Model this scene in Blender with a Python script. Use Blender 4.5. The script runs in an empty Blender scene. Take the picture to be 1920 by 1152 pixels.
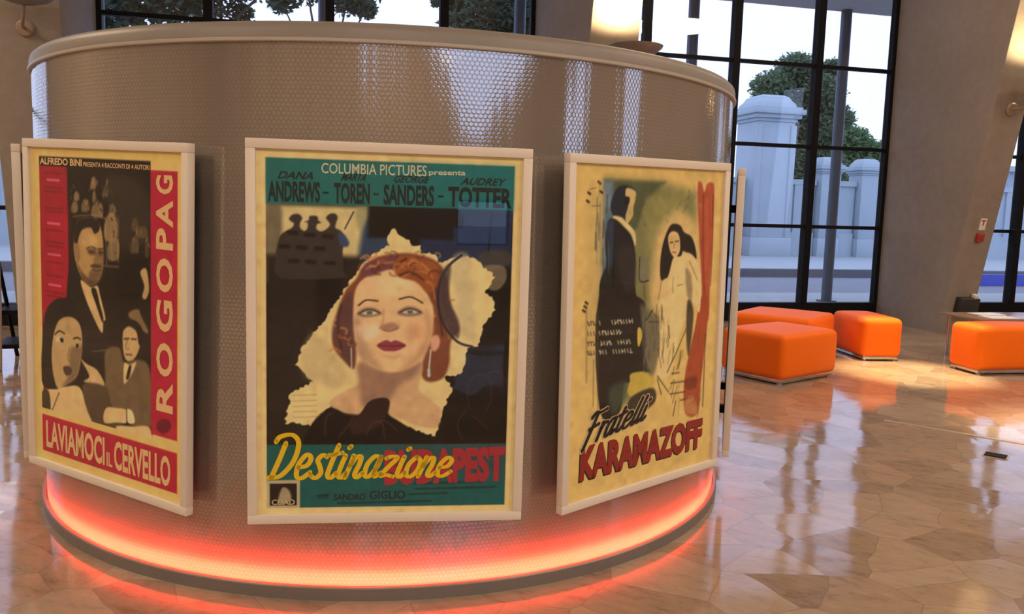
import bpy, bmesh, math, random
import numpy as np
from mathutils import Matrix, Vector, Euler

D = bpy.data
SC = bpy.context.scene
COL = SC.collection
rad = math.radians

# ------------------------------------------------------------------ camera, sky, added hall fill, floor spots, exposure
PITCH, ROLL, EYE = 0.1189, 0.0275, 1.597
cam = D.cameras.new('camera'); cam.sensor_width = 36.0; cam.lens = 1575.2 / 1920 * 36.0
cam.clip_start = 0.05; cam.clip_end = 300
cam_ob = D.objects.new('camera', cam); COL.objects.link(cam_ob); SC.camera = cam_ob
_f = Vector((0, math.cos(PITCH), -math.sin(PITCH))); _z = Vector((0, math.sin(PITCH), math.cos(PITCH))); _x = Vector((1, 0, 0))
_r = _x * math.cos(ROLL) + _z * math.sin(ROLL); _u = -_x * math.sin(ROLL) + _z * math.cos(ROLL)
M = Matrix((_r, _u, -_f)).transposed().to_4x4(); M.translation = (0, 0, EYE)
cam_ob.matrix_world = M

world = D.worlds.new('sky'); SC.world = world; world.use_nodes = True
bg = world.node_tree.nodes['Background']
bg.inputs[0].default_value = (0.80, 0.86, 1.18, 1); bg.inputs[1].default_value = 1.60

SC.view_settings.view_transform = 'Standard'; SC.view_settings.look = 'None'
SC.view_settings.exposure = 0.0; SC.view_settings.gamma = 1.0
SC.view_settings.use_curve_mapping = False

WARM = (1.0, 0.79, 0.575)
def light(name, kind, loc, power, col, rot=(0, 0, 0), **kw):
    l = D.lights.new(name, kind); l.energy = power; l.color = col
    for k, v in kw.items(): setattr(l, k, v)
    o = D.objects.new(name, l); COL.objects.link(o); o.location = loc; o.rotation_euler = rot
    return o
for _x0, _y0, _p in ((-6.5, -3.0, 340), (0.0, -4.5, 330), (6.5, -2.0, 420), (9.5, 11.0, 150), (-8.8, 4.5, 430), (2.6, 9.8, 90), (5.5, 4.5, 60), (8.5, 4.0, 300)):
    light('hall_fill', 'AREA', (_x0, _y0, 6.3), _p, WARM, shape='DISK', size=2.2)  # unseen overhead fill, added to brighten posters, pillars and seats
light('floor_spot', 'SPOT', (4.5, 9.2, 6.2), 6000, (1.0, 0.78, 0.40), (rad(-5.5), rad(3.2), 0), spot_size=rad(17), spot_blend=0.8, shadow_soft_size=0.06)
light('floor_spot', 'SPOT', (4.45, 6.2, 6.2), 3200, (1.0, 0.80, 0.50), (0, 0, 0), spot_size=rad(21), spot_blend=0.9, shadow_soft_size=0.06)

# ------------------------------------------------------------------ helpers
def lin(c):
    c = np.asarray(c, float)
    return np.where(c <= 0.04045, c / 12.92, ((c + 0.055) / 1.055) ** 2.4)
def srgb(r, g, b): return tuple(float(v) for v in lin(np.array((r, g, b)) / 255))

def tag(o, label=None, cat=None, group=None, kind=None):
    if label: o['label'] = label
    if cat: o['category'] = cat
    if group: o['group'] = group
    if kind: o['kind'] = kind
    return o
def empty(name, loc=(0, 0, 0), rz=0.0, **kw):
    o = D.objects.new(name, None); COL.objects.link(o); o.location = loc; o.rotation_euler = (0, 0, rz)
    o.empty_display_size = 0.1
    return tag(o, **kw)
def link(name, me, mats, parent=None, smooth=None):
    o = D.objects.new(name, me); COL.objects.link(o)
    for m in (mats if isinstance(mats, (list, tuple)) else [mats]): me.materials.append(m)
    if parent is not None: o.parent = parent
    if smooth is not None:
        me.polygons.foreach_set('use_smooth', [True] * len(me.polygons))
        if smooth < 180: me.set_sharp_from_angle(angle=rad(smooth))
    return o
def obj(name, bm, mats, parent=None, smooth=None):
    bmesh.ops.recalc_face_normals(bm, faces=bm.faces)
    me = D.meshes.new(name); bm.to_mesh(me); bm.free()
    return link(name, me, mats, parent, smooth)
def BM(): return bmesh.new()
def box(bm, x0, x1, y0, y1, z0, z1, T=None, bev=0.0, seg=2):
    vs = [bm.verts.new(Vector((x, y, z))) for x in (x0, x1) for y in (y0, y1) for z in (z0, z1)]
    fs = [bm.faces.new([vs[i] for i in q]) for q in ((0, 1, 3, 2), (4, 6, 7, 5), (0, 4, 5, 1), (2, 3, 7, 6), (0, 2, 6, 4), (1, 5, 7, 3))]
    if bev:
        es = list({e for f in fs for e in f.edges})
        r = bmesh.ops.bevel(bm, geom=es, offset=bev, segments=seg, profile=0.5, affect='EDGES')
        vs = list({v for f in r['faces'] for v in f.verts} | {v for v in vs if v.is_valid})
    if T is not None:
        for v in vs: v.co = T(v.co)
def tube(bm, pts, r, n=10, caps=True, closed=False):
    pts = [Vector(p) for p in pts]; m = len(pts); rings = []
    rs = r if isinstance(r, (list, tuple)) else [r] * m
    up = None
    for i, p in enumerate(pts):
        a = pts[i - 1] if (i > 0 or closed) else p; b = pts[(i + 1) % m] if (i < m - 1 or closed) else p
        t = (b - a).normalized()
        if up is None: up = Vector((0, 0, 1)) if abs(t.z) < 0.9 else Vector((1, 0, 0))
        s = t.cross(up).normalized(); w = s.cross(t).normalized(); up = w
        rings.append([bm.verts.new(p + (s * math.cos(q) + w * math.sin(q)) * rs[i]) for q in (2 * math.pi * k / n for k in range(n))])
    for i in range(m if closed else m - 1):
        A, B = rings[i], rings[(i + 1) % m]
        for k in range(n): bm.faces.new((A[k], A[(k + 1) % n], B[(k + 1) % n], B[k]))
    if caps and not closed: bm.faces.new(rings[0][::-1]); bm.faces.new(rings[-1])
def lathe(bm, prof, c=(0, 0), n=96, closed=False, a0=0.0, a1=2 * math.pi):
    """prof: (r, z) list revolved about the vertical through c"""
    rings = []
    full = abs(a1 - a0 - 2 * math.pi) < 1e-6
    cnt = n if full else n + 1
    for k in range(cnt):
        a = a0 + (a1 - a0) * k / n
        rings.append([bm.verts.new((c[0] + r * math.sin(a), c[1] - r * math.cos(a), z)) for r, z in prof])
    m = len(prof)
    for k in range(n):
        A, B = rings[k], rings[(k + 1) % cnt]
        for i in range(m if closed else m - 1): bm.faces.new((A[i], B[i], B[(i + 1) % m], A[(i + 1) % m]))
def catmull(pts, n=8, closed=False):
    return [Vector((p[0], p[1], 0)) if len(p) == 2 else Vector(p) for p in smooth_pts([np.array(p, float) for p in pts], closed, n)]

# ------------------------------------------------------------------ materials
class NT:
    def __init__(s, name):
        s.m = D.materials.new(name); s.m.use_nodes = True; s.t = s.m.node_tree; s.t.nodes.clear()
        s.out = s.t.nodes.new('ShaderNodeOutputMaterial')
    def n(s, typ, ins=None, **kw):
        nd = s.t.nodes.new(typ)
        for k, v in kw.items(): setattr(nd, k, v)
        for k, v in (ins or {}).items():
            if isinstance(v, bpy.types.NodeSocket): s.t.links.new(v, nd.inputs[k])
            else: nd.inputs[k].default_value = v
        return nd
    def math(s, op, a, b=0.0, c=0.0): return s.n('ShaderNodeMath', {0: a, 1: b, 2: c}, operation=op).outputs[0]
    def mix(s, f, a, b, blend='MIX'):
        nd = s.n('ShaderNodeMix', data_type='RGBA', blend_type=blend)
        for i, v in ((0, f), (6, a), (7, b)):
            if isinstance(v, bpy.types.NodeSocket): s.t.links.new(v, nd.inputs[i])
            else: nd.inputs[i].default_value = v if i == 0 else (*v[:3], 1)
        return nd.outputs[2]
    def ramp(s, f, stops, interp='LINEAR'):
        nd = s.n('ShaderNodeValToRGB', {0: f}); cr = nd.color_ramp; cr.interpolation = interp
        while len(cr.elements) < len(stops): cr.elements.new(0.5)
        for e, (p, c) in zip(cr.elements, stops): e.position = p; e.color = (*c[:3], 1) if hasattr(c, '__len__') else (c, c, c, 1)
        return nd.outputs[0]
    def pos(s): return s.n('ShaderNodeNewGeometry').outputs['Position']
    def noise(s, vec, scale, detail=3.0, rough=0.5): return s.n('ShaderNodeTexNoise', {'Vector': vec, 'Scale': scale, 'Detail': detail, 'Roughness': rough}).outputs[0]
    def bump(s, h, strength=0.3, dist=0.01): return s.n('ShaderNodeBump', {'Height': h, 'Strength': strength, 'Distance': dist}).outputs[0]
    def bsdf(s, **ins):
        p = s.n('ShaderNodeBsdfPrincipled', {k.replace('_', ' '): v for k, v in ins.items()})
        s.t.links.new(p.outputs[0], s.out.inputs[0]); return p
    def surf(s, sh): s.t.links.new(sh, s.out.inputs[0])
def c4(c): return (*c[:3], 1.0)

def plain(name, col, rough=0.5, metal=0.0, var=0.12, scale=6.0, bump=0.05, spec=0.5):
    t = NT(name); p = t.pos(); n = t.noise(p, scale, 4)
    base = t.mix(n, tuple(v * (1 - var) for v in col), tuple(min(1, v * (1 + var)) for v in col))
    b = t.bump(t.noise(p, scale * 8, 3), bump, 0.004)
    t.bsdf(Base_Color=base, Roughness=rough, Metallic=metal, Normal=b, Specular_IOR_Level=spec); return t.m
def glow(name, col, strength):
    t = NT(name); t.surf(t.n('ShaderNodeEmission', {0: c4(col), 1: strength}).outputs[0]); return t.m

def m_concrete():
    t = NT('fair_faced_concrete'); p = t.pos()
    a = t.noise(p, 0.9, 5, 0.6); b = t.noise(p, 9, 4, 0.6)
    c = t.ramp(a, ((0.3, (0.235, 0.198, 0.168)), (0.7, (0.295, 0.252, 0.215))))
    c = t.mix(0.35, c, t.ramp(b, ((0.3, (0.205, 0.172, 0.147)), (0.75, (0.31, 0.265, 0.226)))))
    t.bsdf(Base_Color=c, Roughness=0.75, Normal=t.bump(t.noise(p, 35, 3), 0.12, 0.006), Specular_IOR_Level=0.3); return t.m
def m_floor():
    t = NT('crazy_paving_marble'); p = t.pos()
    w = t.n('ShaderNodeTexNoise', {'Vector': p, 'Scale': 2.2, 'Detail': 2.0}).outputs[1]
    v = t.n('ShaderNodeVectorMath', {0: w, 1: (0.5, 0.5, 0.5)}, operation='SUBTRACT').outputs[0]
    v = t.n('ShaderNodeVectorMath', {0: v, 'Scale': 0.10}, operation='SCALE').outputs[0]
    v = t.n('ShaderNodeVectorMath', {0: p, 1: v}, operation='ADD').outputs[0]
    v = t.n('ShaderNodeMapping', {'Vector': v, 'Scale': (1.0, 1.0, 0.0), 'Rotation': (0, 0, 0.5)}).outputs[0]
    def voro(**k): return t.n('ShaderNodeTexVoronoi', {'Vector': v, 'Scale': 3.1, 'Randomness': 1.0}, voronoi_dimensions='2D', **k)
    cell = voro().outputs[1]; edge = voro(feature='DISTANCE_TO_EDGE').outputs[0]
    s = t.n('ShaderNodeSeparateColor', {0: cell})
    base = t.ramp(s.outputs[0], ((0.0, (0.26, 0.19, 0.15)), (0.14, (0.46, 0.35, 0.265)), (0.32, (0.56, 0.45, 0.36)), (0.48, (0.32, 0.235, 0.175)), (0.60, (0.52, 0.355, 0.26)), (0.74, (0.62, 0.53, 0.45)), (0.88, (0.40, 0.32, 0.255))), 'CONSTANT')
    off = t.n('ShaderNodeVectorMath', {0: v, 1: t.n('ShaderNodeVectorMath', {0: cell, 'Scale': 7.0}, operation='SCALE').outputs[0]}, operation='ADD').outputs[0]
    mot = t.n('ShaderNodeMapping', {'Vector': off, 'Scale': (1.0, 2.2, 1.0)}).outputs[0]
    vein = t.noise(mot, 6.5, 9, 0.75)
    base = t.mix(0.62, base, t.ramp(vein, ((0.30, (0.24, 0.155, 0.115)), (0.47, (0.47, 0.36, 0.285)), (0.60, (0.56, 0.41, 0.31)), (0.72, (0.72, 0.62, 0.53)))))
    base = t.mix(1.0, base, (0.72, 0.675, 0.61), 'MULTIPLY')
    j = t.ramp(edge, ((0.0, 0.3), (0.014, 1.0)))
    base = t.mix(j, (0.22, 0.155, 0.115), base)
    tl = t.n('ShaderNodeVectorMath', {0: t.n('ShaderNodeVectorMath', {0: cell, 1: (0.5, 0.5, 0.5)}, operation='SUBTRACT').outputs[0], 1: (0.026, 0.026, 0.0)}, operation='MULTIPLY').outputs[0]
    ro = t.ramp(t.noise(p, 5.0, 3), ((0.3, 0.05), (0.7, 0.13)))
    h = t.math('ADD', t.noise(p, 2.2, 2), t.math('MULTIPLY', t.noise(off, 13.0, 3), 0.16))
    nn = t.n('ShaderNodeVectorMath', {0: t.bump(h, 0.12, 0.010), 1: tl}, operation='ADD').outputs[0]     # each slab lies a hair out of level
    nn = t.n('ShaderNodeVectorMath', {0: nn}, operation='NORMALIZE').outputs[0]
    t.bsdf(Base_Color=base, Roughness=ro, Normal=nn, IOR=1.5, Specular_IOR_Level=0.5); return t.m
def m_mesh():
    """honeycomb polycarbonate skin of the drum: 19 mm cells under a glossy, slightly wavy face"""
    t = NT('honeycomb_polycarbonate'); uv = t.n('ShaderNodeUVMap').outputs[0]
    sx = t.n('ShaderNodeSeparateXYZ', {0: uv}); u, v = sx.outputs[0], sx.outputs[1]
    a = 0.019; b = a * math.sqrt(3)
    def lat(du, dv):
        x = t.math('SUBTRACT', t.math('FRACT', t.math('ADD', t.math('DIVIDE', u, a), du)), 0.5)
        y = t.math('SUBTRACT', t.math('FRACT', t.math('ADD', t.math('DIVIDE', v, b), dv)), 0.5)
        x = t.math('MULTIPLY', x, a); y = t.math('MULTIPLY', y, b)
        return t.math('SQRT', t.math('ADD', t.math('MULTIPLY', x, x), t.math('MULTIPLY', y, y)))
    d = t.math('MINIMUM', lat(0, 0), lat(0.5, 0.5))
    cell = t.ramp(t.math('DIVIDE', d, a), ((0.30, 1.0), (0.52, 0.0)))
    strip = t.noise(t.n('ShaderNodeCombineXYZ', {0: t.math('MULTIPLY', u, 5.0), 1: t.math('MULTIPLY', v, 0.05)}).outputs[0], 1.0, 3, 0.6)
    blot = t.noise(uv, 2.5, 4)
    base = t.mix(strip, (0.245, 0.208, 0.175), (0.33, 0.285, 0.24))
    base = t.mix(t.math('MULTIPLY', cell, 0.30), base, (0.46, 0.39, 0.33))
    wav = t.noise(t.n('ShaderNodeCombineXYZ', {0: t.math('MULTIPLY', u, 9.0), 1: t.math('MULTIPLY', v, 0.4)}).outputs[0], 1.0, 2, 0.5)
    nb = t.n('ShaderNodeBump', {'Height': wav, 'Strength': 0.30, 'Distance': 0.010}).outputs[0]
    nc = t.n('ShaderNodeBump', {'Height': cell, 'Strength': 0.06, 'Distance': 0.002, 'Normal': nb}).outputs[0]
    dif = t.n('ShaderNodeBsdfDiffuse', {0: base, 'Normal': nc}).outputs[0]
    trl = t.n('ShaderNodeBsdfTranslucent', {0: t.mix(cell, (0.26, 0.23, 0.20), (0.74, 0.68, 0.62))}).outputs[0]
    dif = t.n('ShaderNodeMixShader', {0: 0.32, 1: dif, 2: trl}).outputs[0]
    glo = t.n('ShaderNodeBsdfGlossy', {0: (0.95, 0.93, 0.9, 1), 'Roughness': 0.07, 'Normal': nc}, ).outputs[0]
    fr = t.n('ShaderNodeFresnel', {'IOR': 1.55, 'Normal': nc}).outputs[0]
    f = t.math('ADD', t.math('MULTIPLY', fr, 0.55), t.math('ADD', 0.10, t.math('MULTIPLY', cell, 0.26)))
    t.surf(t.n('ShaderNodeMixShader', {0: f, 1: dif, 2: glo}).outputs[0]); return t.m
def m_glass(name, tint, refl=1.0, rough=0.0):
    t = NT(name)
    tr = t.n('ShaderNodeBsdfTransparent', {0: c4(tint)}).outputs[0]
    gl = t.n('ShaderNodeBsdfGlossy', {0: (1, 1, 1, 1), 'Roughness': rough}).outputs[0]
    fr = t.n('ShaderNodeFresnel', {'IOR': 1.5}).outputs[0]
    front = t.math('SUBTRACT', 1.0, t.n('ShaderNodeNewGeometry').outputs['Backfacing'])     # only the entering face mirrors
    t.surf(t.n('ShaderNodeMixShader', {0: t.math('MULTIPLY', t.math('MULTIPLY', fr, refl), front), 1: tr, 2: gl}).outputs[0]); return t.m
def m_print():
    t = NT('lithograph_print'); a = t.n('ShaderNodeVertexColor', layer_name='print')
    t.bsdf(Base_Color=a.outputs[0], Roughness=0.6, Specular_IOR_Level=0.2); return t.m
def m_fabric():
    t = NT('orange_upholstery'); p = t.pos()
    c = t.mix(t.noise(p, 220, 2), (0.84, 0.135, 0.001), (0.95, 0.175, 0.003))
    b = t.bump(t.noise(p, 320, 2), 0.15, 0.002)
    t.bsdf(Base_Color=c, Roughness=0.55, Normal=b, Sheen_Weight=0.05, Specular_IOR_Level=0.2); return t.m
def m_leaf(name, c0, c1):
    t = NT(name); p = t.pos(); c = t.mix(t.noise(p, 1.2, 3), c0, c1)
    c = t.mix(t.noise(p, 9.0, 2), c, tuple(v * 0.6 for v in c0))
    a = t.n('ShaderNodeBsdfDiffuse', {0: c}).outputs[0]; b = t.n('ShaderNodeBsdfTranslucent', {0: c}).outputs[0]
    t.surf(t.n('ShaderNodeMixShader', {0: 0.45, 1: a, 2: b}).outputs[0]); return t.m

MAT = dict(
    concrete=m_concrete(), floor=m_floor(), mesh=m_mesh(),
    pane=m_glass('window_glass', (0.905, 0.953, 1.0), 1.6), glazing=m_glass('picture_glass', (0.985, 0.99, 0.985), 1.0, 0.015),
    black=plain('black_steel', (0.006, 0.006, 0.008), 0.6, 0.0, 0.2, spec=0.15), frame=plain('cream_painted_wood', (0.74, 0.66, 0.56), 0.45, 0, 0.05, 5),
    back=plain('dark_backing_board', (0.02, 0.018, 0.018), 0.7), trim=plain('beige_metal_rim', (0.235, 0.21, 0.185), 0.45, 0.0, 0.05),
    trimlight=plain('pale_metal_edge', (0.42, 0.375, 0.325), 0.4, 0.0, 0.05), ring=plain('grey_metal_base', (0.20, 0.18, 0.165), 0.4, 0.2, 0.06),
    chrome=plain('brushed_chrome', (0.62, 0.60, 0.58), 0.22, 1.0, 0.04), fabric=m_fabric(), paper=plain('white_paper', (0.82, 0.82, 0.84), 0.5, 0, 0.02),
    plaster=plain('ceiling_plaster', (0.62, 0.57, 0.50), 0.85), wall=plain('warm_plaster', (0.34, 0.27, 0.21), 0.8),
    lamp=plain('grey_lamp_shell', (0.23, 0.20, 0.18), 0.45, 0.2), bronze=plain('brown_lamp_mount', (0.33, 0.25, 0.19), 0.4, 0.3),
    red=plain('red_plastic', (0.42, 0.03, 0.03), 0.4), white=plain('white_plastic', (0.7, 0.68, 0.62), 0.5),
    stone=plain('pale_limestone', (0.38, 0.45, 0.50), 0.8, 0, 0.1, 1.5), road=plain('asphalt', (0.19, 0.21, 0.25), 0.8, 0, 0.12, 2), walk=plain('pale_paving', (0.35, 0.395, 0.42), 0.8, 0, 0.1, 2),
    kerb=plain('kerb_stone', (0.13, 0.14, 0.16), 0.8), steel=plain('grey_steel_post', (0.10, 0.115, 0.15), 0.5, 0.3), canopy=plain('canopy_soffit', (0.5, 0.48, 0.47), 0.8),
    bark=plain('bark', (0.10, 0.075, 0.06), 0.9, 0, 0.3, 8), leafa=m_leaf('pine_needles', (0.15, 0.22, 0.13), (0.28, 0.38, 0.22)), leafb=m_leaf('broad_leaves', (0.16, 0.27, 0.12), (0.32, 0.46, 0.22)), leafc=m_leaf('dark_pine_needles', (0.085, 0.12, 0.085), (0.15, 0.21, 0.13)),
    blue=plain('blue_barrier', (0.05, 0.09, 0.55), 0.5), tan=plain('tan_tube', (0.45, 0.34, 0.25), 0.45), brass=plain('pale_brass', (0.60, 0.52, 0.38), 0.35, 0.6), build=plain('far_render', (0.36, 0.42, 0.50), 0.8),
)
def ink(name, col): return plain(name, col, 0.6, 0, 0.05, 40, 0.0, 0.2)

# ---- poster printing: soft-edged patches and strokes laid down in order, u,v in thousandths of the sheet
def smooth_pts(pts, closed, n=5):
    m = len(pts); res = []
    rng = range(m if closed else m - 1)
    for i in rng:
        p0 = pts[(i - 1) % m] if closed or i > 0 else pts[i]
        p1 = pts[i]; p2 = pts[(i + 1) % m]
        p3 = pts[(i + 2) % m] if closed or i + 2 < m else p2
        for j in range(n):
            t = j / n
            res.append(0.5 * (2 * p1 + (p2 - p0) * t + (2 * p0 - 5 * p1 + 4 * p2 - p3) * t * t + (3 * p1 - p0 - 3 * p2 + p3) * t ** 3))
    if not closed: res.append(pts[-1])
    return np.array(res)

def torn_pts(pts, seed):
    rng = np.random.default_rng(seed + 40); res = []
    for a, b in zip(pts, np.roll(pts, -1, 0)):
        n = max(2, int(np.hypot(*(b - a)) / 9)); d = (b - a) / (np.hypot(*(b - a)) + 1e-9); q = np.array((-d[1], d[0]))
        for j in range(n): res.append(a + (b - a) * j / n + q * rng.uniform(-5.5, 5.5) * (j > 0))
    return np.array(res)

def seg_dist(X, Y, a, b):
    d = b - a; L2 = float(d @ d) + 1e-9
    t = np.clip(((X - a[0]) * d[0] + (Y - a[1]) * d[1]) / L2, 0, 1)
    return np.hypot(X - a[0] - t * d[0], Y - a[1] - t * d[1])

def paint(ops, nx, ny, aspect, seed):
    """returns ny x nx x 3 display-space colours of the print (row 0 = top edge)"""
    img = np.zeros((ny, nx, 3), np.float32)
    gx = (np.arange(nx) / (nx - 1)) * 1000.0; gy = (np.arange(ny) / (ny - 1)) * 1000.0 * aspect
    for (w, c, f, alpha, s, fl) in ops:
        pts = np.array(fl, float).reshape(-1, 2) * (1.0, aspect)
        col = np.array(c, np.float32) / 255
        closed = (w == 0)
        if s == 1: pts = smooth_pts(pts, closed)
        if s == 2: pts = torn_pts(pts, seed)
        pad = f * 2 + w + 2
        x0, y0 = pts.min(0) - pad; x1, y1 = pts.max(0) + pad
        ix0, ix1 = np.searchsorted(gx, [x0, x1]); iy0, iy1 = np.searchsorted(gy, [y0, y1])
        if ix1 <= ix0 or iy1 <= iy0: continue
        X, Y = np.meshgrid(gx[ix0:ix1], gy[iy0:iy1])
        dist = np.full(X.shape, 1e9)
        m = len(pts)
        for i in range(m if closed else m - 1):
            dist = np.minimum(dist, seg_dist(X, Y, pts[i], pts[(i + 1) % m]))
        if closed:
            inside = np.zeros(X.shape, bool)
            for i in range(m):
                (ax, ay), (bx, by) = pts[i], pts[(i + 1) % m]
                if ay == by: continue
                cross = ((ay > Y) != (by > Y)) & (X < (bx - ax) * (Y - ay) / (by - ay) + ax)
                inside ^= cross
            sd = np.where(inside, -dist, dist)
        else:
            sd = dist - w / 2
        k = np.clip(0.5 - sd / (2 * max(f, .8)), 0, 1)
        k = (k * k * (3 - 2 * k) * alpha)[..., None].astype(np.float32)
        img[iy0:iy1, ix0:ix1] = img[iy0:iy1, ix0:ix1] * (1 - k) + col * k
    rng = np.random.default_rng(seed)          # paper fibre and print mottling
    low = rng.normal(0, 1, (ny // 14 + 2, nx // 14 + 2))
    yy = np.arange(ny) / 14; xx = np.arange(nx) / 14
    a = yy.astype(int); b = xx.astype(int); fy = (yy - a)[:, None]; fx = (xx - b)[None]
    mott = (low[a][:, b] * (1 - fy) * (1 - fx) + low[a + 1][:, b] * fy * (1 - fx) + low[a][:, b + 1] * (1 - fy) * fx + low[a + 1][:, b + 1] * fy * fx)
    img *= (1 + 0.03 * mott + 0.015 * rng.normal(0, 1, (ny, nx)))[..., None]
    return np.clip(img, 0, 1)

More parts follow.
